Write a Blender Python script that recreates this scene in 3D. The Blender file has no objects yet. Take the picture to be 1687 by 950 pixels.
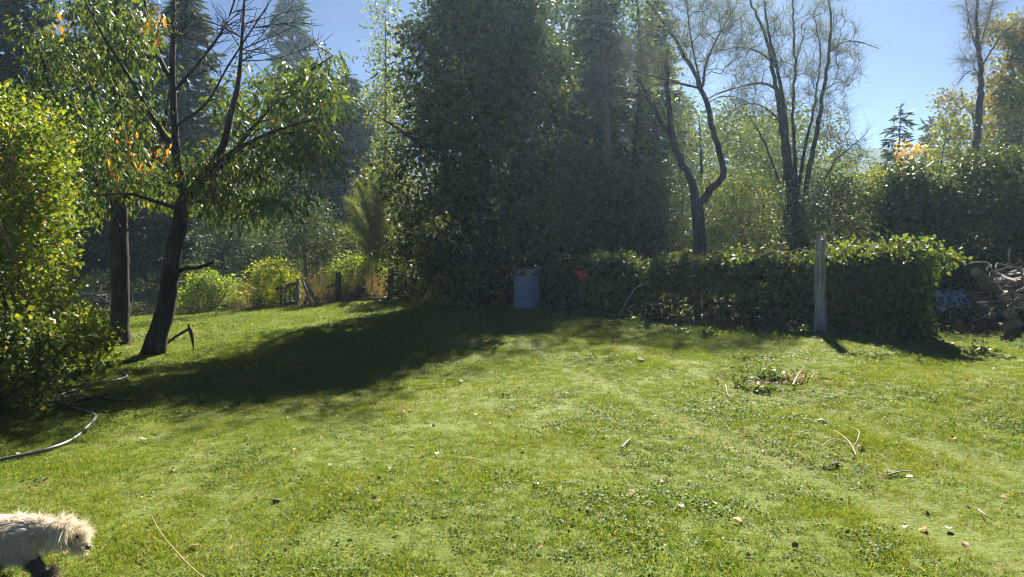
import bpy, bmesh, math, random
import numpy as np
from mathutils import Vector, Matrix

R = math.radians
rng = np.random.default_rng(7)
random.seed(7)
C = bpy.context.scene.collection
scene = bpy.context.scene

# ------------------------------------------------------------------ camera
F_PX, W_PX, H_PX = 1250.0, 1687.0, 950.0
PITCH = R(4.1)
CAM = np.array([0.0, 0.0, 1.65])
cam_data = bpy.data.cameras.new('camera')
cam_data.sensor_width = 36.0
cam_data.lens = 36.0 * F_PX / W_PX
cam_data.clip_start = 0.05
cam_data.clip_end = 6000
cam = bpy.data.objects.new('camera', cam_data)
C.objects.link(cam)
cam.location = CAM
cam.rotation_euler = (R(90) - PITCH, 0, 0)
scene.camera = cam

# ------------------------------------------------------------------ sky, sun, exposure
SUN_EL, SUN_AZ = R(36), R(13)          # azimuth measured from +Y towards +X
world = bpy.data.worlds.new('World')
scene.world = world
world.use_nodes = True
wn = world.node_tree
wn.nodes.clear()
sky = wn.nodes.new('ShaderNodeTexSky')
sky.sky_type = 'NISHITA'
sky.sun_disc = False
sky.sun_elevation = SUN_EL
sky.sun_rotation = SUN_AZ
sky.air_density = 0.18
sky.dust_density = 0.1
sky.ozone_density = 5.0
sky.altitude = 800
bg = wn.nodes.new('ShaderNodeBackground')
bg.inputs['Strength'].default_value = 0.05
wo = wn.nodes.new('ShaderNodeOutputWorld')
wn.links.new(sky.outputs[0], bg.inputs['Color'])
wn.links.new(bg.outputs[0], wo.inputs['Surface'])

sun_data = bpy.data.lights.new('sun', 'SUN')
sun_data.energy = 5.0
sun_data.angle = R(0.55)
sun_data.color = (1.0, 0.93, 0.80)
sun = bpy.data.objects.new('sun', sun_data)
C.objects.link(sun)
SUN_DIR = Vector((math.cos(SUN_EL) * math.sin(SUN_AZ), math.cos(SUN_EL) * math.cos(SUN_AZ), math.sin(SUN_EL)))
sun.rotation_euler = SUN_DIR.to_track_quat('Z', 'Y').to_euler()
sun.location = (20, 60, 50)

scene.view_settings.view_transform = 'Standard'
scene.view_settings.look = 'None'
scene.view_settings.exposure = 2.05
scene.view_settings.gamma = 1.0
scene.view_settings.use_curve_mapping = False
cy = scene.cycles
cy.max_bounces = 8
cy.diffuse_bounces = 4
cy.glossy_bounces = 2
cy.transmission_bounces = 5
cy.volume_bounces = 0
cy.transparent_max_bounces = 4
cy.use_denoising = True
cy.filter_width = 1.1
cy.use_adaptive_sampling = True
cy.adaptive_threshold = 0.005
cy.sample_clamp_indirect = 4
cy.sample_clamp_direct = 3.0
cy.volume_step_rate = 4

# ------------------------------------------------------------------ terrain and pixel helpers
def _hash(ix, iy, seed):
    h = (ix.astype(np.int64) * 374761393 + iy.astype(np.int64) * 668265263 + seed * 1442695041) & 0xffffffff
    h = ((h ^ (h >> 13)) * 1274126177) & 0xffffffff
    return ((h ^ (h >> 16)) & 0xffff) / 65535.0

def vnoise(x, y, scale, seed=0):
    x = np.asarray(x, float) / scale; y = np.asarray(y, float) / scale
    ix = np.floor(x); iy = np.floor(y)
    fx = x - ix; fy = y - iy
    fx = fx * fx * (3 - 2 * fx); fy = fy * fy * (3 - 2 * fy)
    a = _hash(ix, iy, seed); b = _hash(ix + 1, iy, seed)
    c = _hash(ix, iy + 1, seed); d = _hash(ix + 1, iy + 1, seed)
    return (a + (b - a) * fx) * (1 - fy) + (c + (d - c) * fx) * fy - 0.5

def gz(x, y):
    """height of the ground"""
    x = np.asarray(x, float); y = np.asarray(y, float)
    sx = np.where(-x > 12, -x, np.log1p(np.exp(np.clip(-x * 2.0, -40, 40))) / 2.0)
    z = -0.0034 * 32 * np.tanh(sx / 32) * np.clip(y, 0, 90)
    z = z + 0.10 * np.exp(-(((x + 0.5) / 1.6) ** 2 + ((y - 11.4) / 0.9) ** 2))
    z = z + 0.06 * np.exp(-(((x - 2.6) / 1.3) ** 2 + ((y - 9.6) / 0.8) ** 2))
    near = np.exp(-np.clip(y - 25, 0, None) / 20)
    z = z + near * (0.10 * vnoise(x, y, 2.7, 1) + 0.045 * vnoise(x, y, 0.9, 2) + 0.02 * vnoise(x, y, 0.35, 3))
    for off in (0.0, 1.5):     # old wheel ruts running from the drum towards the lower right
        cx = 0.2 + off + (11 - y) * 0.33
        z = z - 0.03 * np.exp(-((x - cx) / 0.22) ** 2) * (y < 11) * (y > 1)
    return z

def ray(px, py):
    u = (px - W_PX / 2) / F_PX; v = (H_PX / 2 - py) / F_PX
    c, s = math.cos(PITCH), math.sin(PITCH)
    return np.array([u, c + v * s, -s + v * c])

def P(px, py, Y):
    """world point seen at a pixel, Y metres ahead"""
    d = ray(px, py)
    return CAM + d * (Y / d[1])

def G(px, py):
    """ground point seen at a pixel"""
    d = ray(px, py)
    t = 2.0
    for _ in range(4000):
        p = CAM + d * t
        if p[2] <= float(gz(p[0], p[1])):
            break
        t += 0.01 + t * 0.0005
    return np.array([p[0], p[1], float(gz(p[0], p[1]))])

def GX(px, Y):
    """ground point under a pixel column at depth Y"""
    x = (px - W_PX / 2) / F_PX * Y / math.cos(PITCH) * 1.0
    return np.array([x, Y, float(gz(x, Y))])

# ------------------------------------------------------------------ mesh helpers
class Acc:
    def __init__(self):
        self.v = []; self.q = []; self.t = []; self.n = 0; self.qm = []; self.tm = []
    def add(self, V, Q=None, T=None, m=0):
        V = np.asarray(V, float).reshape(-1, 3)
        if Q is not None and len(Q):
            Q = np.asarray(Q, np.int64) + self.n; self.q.append(Q); self.qm.append(np.full(len(Q), m))
        if T is not None and len(T):
            T = np.asarray(T, np.int64) + self.n; self.t.append(T); self.tm.append(np.full(len(T), m))
        self.v.append(V); self.n += len(V)
        return self
    def mesh(self, name, mats=(), origin=(0, 0, 0), smooth=True):
        V = np.concatenate(self.v) - np.asarray(origin, float)
        Q = np.concatenate(self.q) if self.q else np.zeros((0, 4), np.int64)
        T = np.concatenate(self.t) if self.t else np.zeros((0, 3), np.int64)
        me = bpy.data.meshes.new(name)
        me.vertices.add(len(V)); me.vertices.foreach_set('co', V.astype(np.float32).ravel())
        loops = np.concatenate([Q.ravel(), T.ravel()]).astype(np.int32)
        me.loops.add(len(loops)); me.loops.foreach_set('vertex_index', loops)
        nf = len(Q) + len(T)
        me.polygons.add(nf)
        starts = np.concatenate([np.arange(len(Q)) * 4, len(Q) * 4 + np.arange(len(T)) * 3]).astype(np.int32)
        me.polygons.foreach_set('loop_start', starts)
        mi = np.concatenate([np.concatenate(self.qm) if self.qm else np.zeros(0), np.concatenate(self.tm) if self.tm else np.zeros(0)]).astype(np.int32)
        me.polygons.foreach_set('material_index', mi)
        me.polygons.foreach_set('use_smooth', np.full(nf, smooth))
        for m in mats: me.materials.append(m)
        me.update(calc_edges=True)
        return me
    def build(self, name, mat, parent=None, origin=None, smooth=True):
        mats = mat if isinstance(mat, (list, tuple)) else [mat]
        if origin is None:
            origin = parent['_o'] if parent is not None and '_o' in parent else (0, 0, 0)
        o = bpy.data.objects.new(name, self.mesh(name, mats, origin, smooth))
        C.objects.link(o)
        if parent is not None: o.parent = parent
        else: o.location = origin
        return o

def thing(name, label, cat, loc=(0, 0, 0), group=None):
    o = bpy.data.objects.new(name, None)
    C.objects.link(o)
    o.empty_display_size = 0.2
    o.location = [float(a) for a in loc]
    o['_o'] = [float(a) for a in loc]
    o['label'] = label; o['category'] = cat
    if group: o['group'] = group
    return o

def tag(o, label, cat=None, group=None, kind=None):
    o['label'] = label
    if cat: o['category'] = cat
    if group: o['group'] = group
    if kind: o['kind'] = kind
    return o

def smooth_path(pts, step=0.2):
    """Catmull-Rom resample"""
    p = np.asarray(pts, float)
    if len(p) == 2:
        n = max(2, int(np.linalg.norm(p[1] - p[0]) / step) + 1)
        t = np.linspace(0, 1, n)[:, None]
        return p[0] * (1 - t) + p[1] * t, np.linspace(0, 1, n)
    q = np.vstack([2 * p[0] - p[1], p, 2 * p[-1] - p[-2]])
    out = []; par = []
    m = len(p) - 1
    for i in range(m):
        a, b, c, d = q[i:i + 4]
        n = max(1, int(round(np.linalg.norm(c - b) / step)))
        for k in range(n):
            t = k / n
            out.append(0.5 * (2 * b + (c - a) * t + (2 * a - 5 * b + 4 * c - d) * t * t + (3 * b - a - 3 * c + d) * t ** 3))
            par.append((i + t) / m)
    out.append(p[-1]); par.append(1.0)
    return np.array(out), np.array(par)

def tube(acc, pts, radii, sides=7, m=0, cap=False, rough=0.0, seed=0, capm=None):
    p = np.asarray(pts, float); n = len(p)
    r = np.broadcast_to(np.asarray(radii, float), (n,)).copy()
    t = np.gradient(p, axis=0)
    t /= np.linalg.norm(t, axis=1)[:, None] + 1e-9
    ref = np.array([0.31, 0.17, 0.93]) if abs(t[:, 2].mean()) < 0.8 else np.array([0.95, 0.2, 0.1])
    u = np.cross(t, ref); u /= np.linalg.norm(u, axis=1)[:, None] + 1e-9
    w = np.cross(t, u)
    a = np.linspace(0, 2 * np.pi, sides, endpoint=False)
    rr = r[:, None] * np.ones(sides)[None]
    if rough:
        g = np.random.default_rng(seed)
        prof = 1 + rough * g.normal(size=sides)
        rr = rr * prof[None] * (1 + rough * 0.6 * g.normal(size=(n, sides)))
    V = p[:, None] + rr[..., None] * (np.cos(a)[None, :, None] * u[:, None] + np.sin(a)[None, :, None] * w[:, None])
    V = V.reshape(-1, 3)
    i = np.arange(n - 1)[:, None] * sides; j = np.arange(sides)[None]; k = (j + 1) % sides
    Q = np.stack([i + j, i + k, i + sides + k, i + sides + j], -1).reshape(-1, 4)
    acc.add(V, Q, m=m)
    if cap:
        for e, ce in ((0, p[0]), (n - 1, p[-1])):
            ring = V[e * sides:(e + 1) * sides]
            VV = np.vstack([ring, ring.mean(0)])
            T = [(x, (x + 1) % sides, sides) if e else ((x + 1) % sides, x, sides) for x in range(sides)]
            acc.add(VV, T=T, m=m if capm is None else capm)
    return acc

def box(acc, c, s, rot=None, m=0):
    c = np.asarray(c, float); h = np.asarray(s, float) / 2
    V = np.array([[x, y, z] for x in (-1, 1) for y in (-1, 1) for z in (-1, 1)], float) * h
    if rot is not None: V = V @ np.array(rot).T
    Q = [(0, 1, 3, 2), (4, 6, 7, 5), (0, 4, 5, 1), (2, 3, 7, 6), (0, 2, 6, 4), (1, 5, 7, 3)]
    acc.add(V + c, Q, m=m)
    return acc

def plank(acc, a, b, w, t, seed=0, side=(0, 1, 0)):
    """rough board from a to b with uneven edges"""
    g = np.random.default_rng(seed)
    a = np.asarray(a, float); b = np.asarray(b, float)
    d = b - a; L = np.linalg.norm(d); d /= L
    s = np.cross(d, np.asarray(side, float)); s /= np.linalg.norm(s)
    n = np.cross(s, d)
    k = 7
    V = []
    for i in range(k):
        f = i / (k - 1)
        ww = w / 2 * (1 + 0.08 * g.normal()); tt = t / 2
        bow = n * 0.012 * math.sin(f * 3.1)
        for (x, y) in ((-1, -1), (1, -1), (1, 1), (-1, 1)):
            e = d * (0.02 * g.normal() if i in (0, k - 1) else 0)
            V.append(a + d * L * f + s * ww * x + n * tt * y + bow + e)
    Q = []
    for i in range(k - 1):
        for j in range(4):
            q = (j + 1) % 4
            Q.append((i * 4 + j, i * 4 + q, i * 4 + 4 + q, i * 4 + 4 + j))
    Q += [(3, 2, 1, 0), (k * 4 - 4, k * 4 - 3, k * 4 - 2, k * 4 - 1)]
    acc.add(V, Q)
    return acc

def unit(v):
    return v / (np.linalg.norm(v, axis=-1, keepdims=True) + 1e-9)

def leaves(acc, pos, dirs, L, Wd, g, up=0.5, fold=0.18, m=0, shape='kite', sizevar=0.3):
    """one folded leaf at each position"""
    n = len(pos)
    if n == 0: return acc
    d = unit(np.asarray(dirs, float))
    nn = unit(g.normal(size=(n, 3)) * (1 - up) + np.array([0, 0, 1.0]) * up)
    s = unit(np.cross(d, nn))
    nn = np.cross(s, d)
    k = np.clip(1 + sizevar * g.normal(size=(n, 1)), 0.4, 1.8)
    l = L * k; w = Wd * k * 0.5
    if shape == 'kite':
        V = np.stack([pos, pos + d * l * 0.45 + s * w + nn * w * fold * 2, pos + d * l, pos + d * l * 0.45 - s * w + nn * w * fold * 2], 1)
        Q = np.arange(n * 4).reshape(n, 4)
        acc.add(V.reshape(-1, 3), Q, m=m)
    else:      # lobed or drooping leaf in two folded halves, three quads
        c = nn * w * fold * 2
        dn = np.array([0, 0, -1.0]) * l * 0.18
        V = np.stack([pos,
                      pos + d * l * 0.3 + s * w + c, pos + d * l * 0.34 , pos + d * l * 0.3 - s * w + c,
                      pos + d * l * 0.7 + s * w * 0.7 + c * .6 + dn * .5, pos + d * l * 0.7 + dn * .5, pos + d * l * 0.7 - s * w * 0.7 + c * .6 + dn * .5,
                      pos + d * l + dn], 1)
        b = np.arange(n)[:, None] * 8
        Q = np.concatenate([b + np.array([[1, 4, 5, 2]]), b + np.array([[2, 5, 6, 3]])])
        T = np.concatenate([b + np.array([[0, 1, 2]]), b + np.array([[0, 2, 3]]), b + np.array([[4, 7, 5]]), b + np.array([[5, 7, 6]])])
        acc.add(V.reshape(-1, 3), Q, T, m=m)
    return acc

def ribbons(acc, start, dirs, L, Wd, g, droop=0.3, segs=3, curl=0.15, m=0, lvar=0.3):
    """thin tapering strips: twigs, stalks, fur"""
    n = len(start)
    d = unit(np.asarray(dirs, float))
    l = (np.broadcast_to(np.asarray(L, float), (n,)) * np.clip(1 + lvar * g.normal(size=n), 0.3, 2))[:, None]
    w = np.broadcast_to(np.asarray(Wd, float), (n,))[:, None]
    s = unit(np.cross(d, g.normal(size=(n, 3))))
    c = g.normal(size=(n, 3)) * curl
    pts = []; cur = np.asarray(start, float); dd = d
    for i in range(segs + 1):
        f = i / segs
        ww = w * (1 - 0.85 * f) * 0.5
        pts += [cur + s * ww, cur - s * ww]
        cur = cur + dd * l / segs
        dd = unit(dd + c / segs + np.array([0, 0, -1.0]) * droop / segs)
    V = np.stack(pts, 1)
    b = np.arange(n)[:, None] * (2 * segs + 2)
    Q = np.concatenate([b + np.array([[2 * i, 2 * i + 1, 2 * i + 3, 2 * i + 2]]) for i in range(segs)])
    acc.add(V.reshape(-1, 3), Q, m=m)
    return acc

def ball_points(n, g, shell=0.5):
    v = unit(g.normal(size=(n, 3)))
    return v * (shell + (1 - shell) * g.random((n, 1))) if shell < 1 else v

class Skel:
    """branch skeleton: fixed limbs plus branches grown to reach the foliage"""
    def __init__(self, seed=0):
        self.g = np.random.default_rng(seed)
        self.p = []; self.par = []; self.fix = []; self.chains = []; self.ok = []
    def limb(self, pts, radii, attach=True, step=0.18, wob=0.0, sprout=True):
        q, par = smooth_path(pts, step)
        r = np.interp(par, np.linspace(0, 1, len(radii)), radii)
        if wob: q[1:-1] += self.g.normal(size=q[1:-1].shape) * wob
        parent = -1
        if attach and self.p:
            parent = int(np.argmin(np.linalg.norm(np.array(self.p) - q[0], axis=1)))
        ch = [] if parent < 0 else [parent]
        for a, b in zip(q, r):
            self.p.append(a); self.par.append(parent); self.fix.append(b); self.ok.append(sprout)
            parent = len(self.p) - 1; ch.append(parent)
        self.chains.append((ch, True))
    def reach(self, targets, minz=-9, wob=0.05, up=0.25, step=0.25):
        T = np.asarray(targets, float)
        A = np.array(self.p)
        order = np.argsort([np.min(np.linalg.norm(A - t, axis=1)) for t in T])
        ends = []
        cap = 200000
        buf = np.zeros((len(A) + 60 * len(T) + 10, 3)); buf[:len(A)] = A
        okb = np.zeros(len(buf), bool); okb[:len(A)] = np.array(self.ok) & (A[:, 2] > minz)
        for i in order:
            t = T[i]; n = len(self.p)
            d = np.linalg.norm(buf[:n] - t, axis=1) + 0.8 * np.clip(buf[:n, 2] - t[2] + 0.1, 0, None)
            d[~okb[:n]] = 1e9
            j = int(np.argmin(d))
            a = buf[j]; L = np.linalg.norm(t - a)
            k = max(2, min(40, int(L / step) + 1))
            f = np.linspace(0, 1, k + 1)[1:, None]
            mid = (a + t) / 2 + np.array([0, 0, up * L * 0.4]) + self.g.normal(size=3) * L * 0.1
            q = (1 - f) ** 2 * a + 2 * f * (1 - f) * mid + f * f * t
            q[:-1] += self.g.normal(size=q[:-1].shape) * wob * min(1, L)
            parent = j; ch = [j]
            for x in q:
                self.p.append(x); self.par.append(parent); self.fix.append(0.0); self.ok.append(True)
                parent = len(self.p) - 1; ch.append(parent)
                if parent < len(buf): buf[parent] = x; okb[parent] = True
            self.chains.append((ch, False)); ends.append(parent)
        return ends
    def mesh(self, acc, rtip=0.004, exp=0.45, sides=(9, 5), rough=0.06, maxr=9):
        n = len(self.p); cnt = np.zeros(n); has = np.zeros(n, bool)
        for i in range(n):
            if self.par[i] >= 0: has[self.par[i]] = True
        cnt[~has] = 1
        for i in range(n - 1, -1, -1):
            if self.par[i] >= 0: cnt[self.par[i]] += cnt[i]
        r = np.minimum(rtip * cnt ** exp, maxr)
        P_ = np.array(self.p); fx = np.array(self.fix)
        r = np.where(fx > 0, fx * getattr(self, 'r_scale', 1.0), r)
        self.r = r
        for ci, (ch, big) in enumerate(self.chains):
            if len(ch) < 2: continue
            rr = r[ch].copy()
            if not big: rr[0] = min(rr[0], rr[1] * 1.25)
            elif self.par[ch[0]] >= 0 or len(self.chains) > 1 and ci > 0: rr[0] = min(rr[0], rr[1] * 1.3)
            tube(acc, P_[ch], rr, sides[0] if big else sides[1], rough=rough if big else rough * .5, seed=ci)
        return acc

# ------------------------------------------------------------------ materials
def new_mat(name):
    m = bpy.data.materials.new(name); m.use_nodes = True
    nt = m.node_tree; nt.nodes.clear()
    return m, nt, nt.nodes.new('ShaderNodeOutputMaterial')

def N(nt, kind, **kw):
    n = nt.nodes.new('ShaderNode' + kind)
    for k, v in kw.items(): setattr(n, k, v)
    return n

def ramp(nt, stops, fac, interp='LINEAR'):
    r = N(nt, 'ValToRGB'); r.color_ramp.interpolation = interp
    e = r.color_ramp.elements
    while len(e) < len(stops): e.new(0.5)
    for i, (p, c) in enumerate(stops):
        e[i].position = p; e[i].color = (*c, 1)
    nt.links.new(fac, r.inputs[0])
    return r

def noise(nt, scale, detail=4, rough=0.6, vec=None, dist=0.0):
    n = N(nt, 'TexNoise'); n.inputs['Scale'].default_value = scale
    n.inputs['Detail'].default_value = detail; n.inputs['Roughness'].default_value = rough
    n.inputs['Distortion'].default_value = dist
    if vec is not None: nt.links.new(vec, n.inputs['Vector'])
    return n

def leaf_mat(name, stops, trans=0.42, rough=0.45, spec=0.35, tint=(1.25, 1.15, 0.6), patch=0.0, patch_col=(0.2, .17, .03), inst=False, pscale=0.8):
    m, nt, out = new_mat(name)
    geo = N(nt, 'NewGeometry')
    fac = geo.outputs['Random Per Island']
    if inst:
        oi = N(nt, 'ObjectInfo')
        ad = N(nt, 'Math', operation='ADD'); nt.links.new(fac, ad.inputs[0]); nt.links.new(oi.outputs['Random'], ad.inputs[1])
        fr = N(nt, 'Math', operation='FRACT'); nt.links.new(ad.outputs[0], fr.inputs[0]); fac = fr.outputs[0]
    rp = ramp(nt, stops, fac)
    col = rp.outputs[0]
    if patch > 0:
        nz = noise(nt, pscale, 3, 0.6, geo.outputs['Position'])
        mr = N(nt, 'MapRange'); mr.inputs[1].default_value = 0.48; mr.inputs[2].default_value = 0.66; mr.inputs[4].default_value = patch
        nt.links.new(nz.outputs[0], mr.inputs[0])
        mx = N(nt, 'MixRGB'); nt.links.new(mr.outputs[0], mx.inputs[0]); nt.links.new(col, mx.inputs[1]); mx.inputs[2].default_value = (*patch_col, 1)
        col = mx.outputs[0]
    pb = N(nt, 'BsdfPrincipled'); nt.links.new(col, pb.inputs['Base Color'])
    pb.inputs['Roughness'].default_value = rough; pb.inputs['Specular IOR Level'].default_value = spec
    tr = N(nt, 'BsdfTranslucent')
    mu = N(nt, 'MixRGB', blend_type='MULTIPLY'); mu.inputs[0].default_value = 1
    nt.links.new(col, mu.inputs[1]); mu.inputs[2].default_value = (*[min(1.6, t) for t in tint], 1)
    nt.links.new(mu.outputs[0], tr.inputs['Color'])
    mix = N(nt, 'MixShader'); mix.inputs[0].default_value = trans
    nt.links.new(pb.outputs[0], mix.inputs[1]); nt.links.new(tr.outputs[0], mix.inputs[2])
    nt.links.new(mix.outputs[0], out.inputs['Surface'])
    return m

def solid_mat(name, stops, scale=6, rough=0.8, spec=0.3, bump=0.3, stretch=(1, 1, 1), metallic=0.0, detail=6, bscale=None):
    m, nt, out = new_mat(name)
    tc = N(nt, 'TexCoord'); mp = N(nt, 'Mapping'); mp.inputs['Scale'].default_value = stretch
    nt.links.new(tc.outputs['Object'], mp.inputs['Vector'])
    nz = noise(nt, scale, detail, 0.65, mp.outputs[0])
    rp = ramp(nt, stops, nz.outputs[0])
    pb = N(nt, 'BsdfPrincipled'); nt.links.new(rp.outputs[0], pb.inputs['Base Color'])
    pb.inputs['Roughness'].default_value = rough; pb.inputs['Specular IOR Level'].default_value = spec
    pb.inputs['Metallic'].default_value = metallic
    if bump:
        n2 = noise(nt, (bscale or scale * 3), 5, 0.7, mp.outputs[0])
        b = N(nt, 'Bump'); b.inputs['Strength'].default_value = bump; b.inputs['Distance'].default_value = 0.02
        nt.links.new(n2.outputs[0], b.inputs['Height']); nt.links.new(b.outputs[0], pb.inputs['Normal'])
    nt.links.new(pb.outputs[0], out.inputs['Surface'])
    return m

M = {}
M['bark'] = solid_mat('dark_bark', [(0.35, (.012, .010, .009)), (0.55, (.036, .029, .024)), (0.72, (.085, .072, .06))], 9, spec=.15, bump=1.0, stretch=(1, 1, .25))
M['bark_grey'] = solid_mat('grey_bark', [(0.3, (.04, .034, .028)), (0.55, (.10, .085, .07)), (0.75, (.2, .18, .155))], 9, bump=0.9, stretch=(1, 1, .25))
M['twig_brown'] = solid_mat('brown_twig', [(0.3, (.08, .055, .038)), (0.7, (.2, .15, .11))], 14, bump=0)
M['wood_old'] = solid_mat('weathered_wood', [(0.32, (.09, .08, .065)), (0.47, (.33, .30, .265)), (0.68, (.52, .49, .45))], 5, bump=1.0, stretch=(5, 5, .5), bscale=9)
M['wood_dark'] = solid_mat('dark_fence_wood', [(0.3, (.03, .026, .022)), (0.6, (.085, .075, .065)), (0.8, (.17, .15, .13))], 6, bump=0.7, stretch=(4, 4, .5))
M['wood_grey'] = solid_mat('grey_fence_wood', [(0.3, (.09, .08, .07)), (0.6, (.22, .2, .18)), (0.8, (.36, .34, .31))], 6, bump=0.6, stretch=(4, 4, .5))
M['cut_wood'] = solid_mat('sawn_wood_end', [(0.3, (.22, .13, .075)), (0.7, (.42, .27, .16))], 20, bump=0.2)
M['log_bark'] = solid_mat('log_bark', [(0.3, (.04, .032, .026)), (0.55, (.11, .092, .076)), (0.75, (.24, .21, .18))], 7, bump=0.9)
M['branch_grey'] = solid_mat('grey_dead_branch', [(0.3, (.09, .075, .06)), (0.7, (.27, .24, .2))], 10, bump=0.6)
M['branch_pale'] = solid_mat('bleached_branch', [(0.3, (.2, .17, .14)), (0.7, (.48, .44, .39))], 10, bump=0.3)
M['rock'] = solid_mat('brown_rock', [(0.3, (.14, .10, .075)), (0.55, (.26, .2, .16)), (0.75, (.38, .33, .28))], 5, bump=0.8)
M['stone'] = solid_mat('grey_stone', [(0.3, (.14, .13, .12)), (0.7, (.34, .33, .31))], 14, bump=0.5)
M['soil'] = solid_mat('dry_soil', [(0.3, (.045, .033, .022)), (0.7, (.13, .095, .062))], 18, bump=0.9)
M['straw'] = leaf_mat('straw_stalk', [(0, (.32, .25, .11)), (1, (.58, .48, .25))], trans=0.3, rough=0.6, spec=.2, tint=(1.1, 1, .7))

g1 = [(0.0, (.028, .055, .014)), (0.5, (.05, .09, .02)), (0.9, (.085, .125, .025)), (1.0, (.2, .2, .03))]
M['cherry'] = leaf_mat('cherry_leaf', [(0, (.04, .08, .016)), (.55, (.075, .125, .02)), (.96, (.13, .17, .024)), (.985, (.3, .26, .03)), (1, (.42, .2, .03))], trans=.45, rough=.42, spec=.35)
M['cherry_autumn'] = leaf_mat('cherry_autumn_leaf', [(0, (.5, .34, .03)), (.5, (.55, .28, .03)), (1, (.5, .14, .03))], trans=.45, tint=(1.2, 1.0, .5))
M['plum'] = leaf_mat('plum_leaf', [(0, (.034, .062, .022)), (.6, (.054, .09, .028)), (.95, (.085, .12, .03)), (1, (.25, .22, .03))], trans=.3, rough=.55, spec=.12)
M['plum_yellow'] = leaf_mat('plum_yellow_leaf', [(0, (.10, .14, .02)), (1, (.32, .28, .04))], trans=.45)
M['rose'] = leaf_mat('rose_leaf', [(0, (.08, .14, .02)), (.45, (.14, .2, .025)), (.8, (.23, .27, .03)), (.97, (.4, .36, .03)), (1, (.42, .18, .03))], trans=.45, rough=.5, spec=.3, patch=.4, patch_col=(.3, .31, .03), pscale=1.5, tint=(1.12, 1.15, .6))
M['rose_low'] = leaf_mat('bramble_leaf_light', [(0, (.05, .09, .02)), (.6, (.09, .14, .025)), (1, (.3, .28, .03))], trans=.4, rough=.5, spec=.3)
M['hip'] = solid_mat('red_rosehip', [(0, (.4, .03, .015)), (1, (.55, .06, .02))], 3, rough=.3, bump=0, spec=.5)
M['yellow_shrub'] = leaf_mat('yellow_shrub_leaf', [(0, (.2, .25, .03)), (.5, (.33, .35, .035)), (1, (.5, .45, .04))], trans=.48, rough=.6, spec=.18, tint=(1.05, 1.15, .6))
M['lime_shrub'] = leaf_mat('lime_shrub_leaf', [(0, (.12, .18, .025)), (.6, (.2, .265, .03)), (1, (.34, .35, .04))], trans=.48, rough=.6, spec=.18, tint=(1.05, 1.15, .6))
M['vine'] = leaf_mat('vine_leaf', [(0, (.055, .095, .02)), (.55, (.095, .15, .026)), (.95, (.14, .19, .025)), (.99, (.3, .27, .03)), (1, (.4, .2, .03))], trans=.46, rough=.55, spec=.25)
M['bramble'] = leaf_mat('bramble_leaf', [(0, (.038, .07, .022)), (.7, (.065, .105, .028)), (.97, (.11, .14, .03)), (1, (.3, .24, .03))], trans=.3, rough=.55, spec=.24)
M['fir'] = leaf_mat('fir_needle', [(0, (.03, .052, .02)), (.6, (.048, .076, .026)), (1, (.08, .11, .032))], trans=.24, rough=.65, spec=.1)
M['juniper'] = leaf_mat('juniper_spray', [(0, (.04, .08, .03)), (1, (.08, .14, .045))], trans=.3, rough=.5, spec=.3)
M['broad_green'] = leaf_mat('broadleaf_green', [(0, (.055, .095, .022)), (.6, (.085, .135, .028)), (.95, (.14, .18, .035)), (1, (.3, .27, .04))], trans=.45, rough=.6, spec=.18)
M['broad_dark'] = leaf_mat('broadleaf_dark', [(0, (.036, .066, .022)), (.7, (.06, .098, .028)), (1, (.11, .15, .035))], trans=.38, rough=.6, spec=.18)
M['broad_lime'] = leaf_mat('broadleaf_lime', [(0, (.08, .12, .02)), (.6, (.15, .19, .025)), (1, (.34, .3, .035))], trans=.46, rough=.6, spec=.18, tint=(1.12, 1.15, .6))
M['oak_autumn'] = leaf_mat('oak_autumn_leaf', [(0, (.10, .13, .028)), (.5, (.17, .18, .034)), (.85, (.25, .2, .035)), (1, (.32, .19, .04))], trans=.4, rough=.6, spec=.18, tint=(1.1, 1.05, .6))
M['yellow_tree'] = leaf_mat('yellow_tree_leaf', [(0, (.4, .3, .03)), (1, (.6, .42, .04))], trans=.48, rough=.5)
M['broom'] = leaf_mat('broom_twig', [(0, (.06, .085, .03)), (.6, (.10, .125, .045)), (1, (.2, .19, .08))], trans=.2, rough=.6, spec=.2)
M['broom_pale'] = leaf_mat('pale_broom_twig', [(0, (.13, .18, .05)), (.6, (.2, .26, .07)), (1, (.34, .36, .12))], trans=.35, rough=.6, spec=.2)
M['dead_twig'] = leaf_mat('dead_twig', [(0, (.10, .08, .06)), (1, (.24, .2, .16))], trans=.1, rough=.7, spec=.2)
M['dry_grass'] = leaf_mat('dry_grass', [(0, (.24, .18, .1)), (.5, (.34, .25, .15)), (1, (.42, .33, .2))], trans=.25, rough=.6, spec=.2)
M['weed'] = leaf_mat('weed_leaf', [(0, (.06, .12, .025)), (.7, (.1, .17, .03)), (1, (.2, .24, .05))], trans=.4, rough=.4)
M['litter'] = leaf_mat('dead_leaf', [(0, (.09, .06, .035)), (.5, (.18, .12, .07)), (1, (.32, .23, .14))], trans=.15, rough=.7, spec=.2, tint=(1, .9, .7))
gst = [(0, (.058, .118, .016)), (.45, (.105, .178, .022)), (.8, (.165, .226, .032)), (1, (.34, .33, .09))]
M['grass'] = leaf_mat('grass_blade', gst, trans=.45, rough=.6, spec=.18, inst=True, patch=.55, patch_col=(.19, .225, .035), tint=(1.25, 1.15, .5), pscale=.55)
M['clover'] = leaf_mat('clover_leaf', [(0, (.065, .125, .018)), (.6, (.11, .178, .023)), (1, (.16, .22, .032))], trans=.42, rough=.62, spec=.18, inst=True, patch=.4, patch_col=(.15, .2, .025), pscale=.55)
M['strawgrass'] = leaf_mat('dry_blade', [(0, (.26, .22, .08)), (1, (.46, .38, .18))], trans=.35, rough=.55, spec=.25, inst=True)

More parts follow.
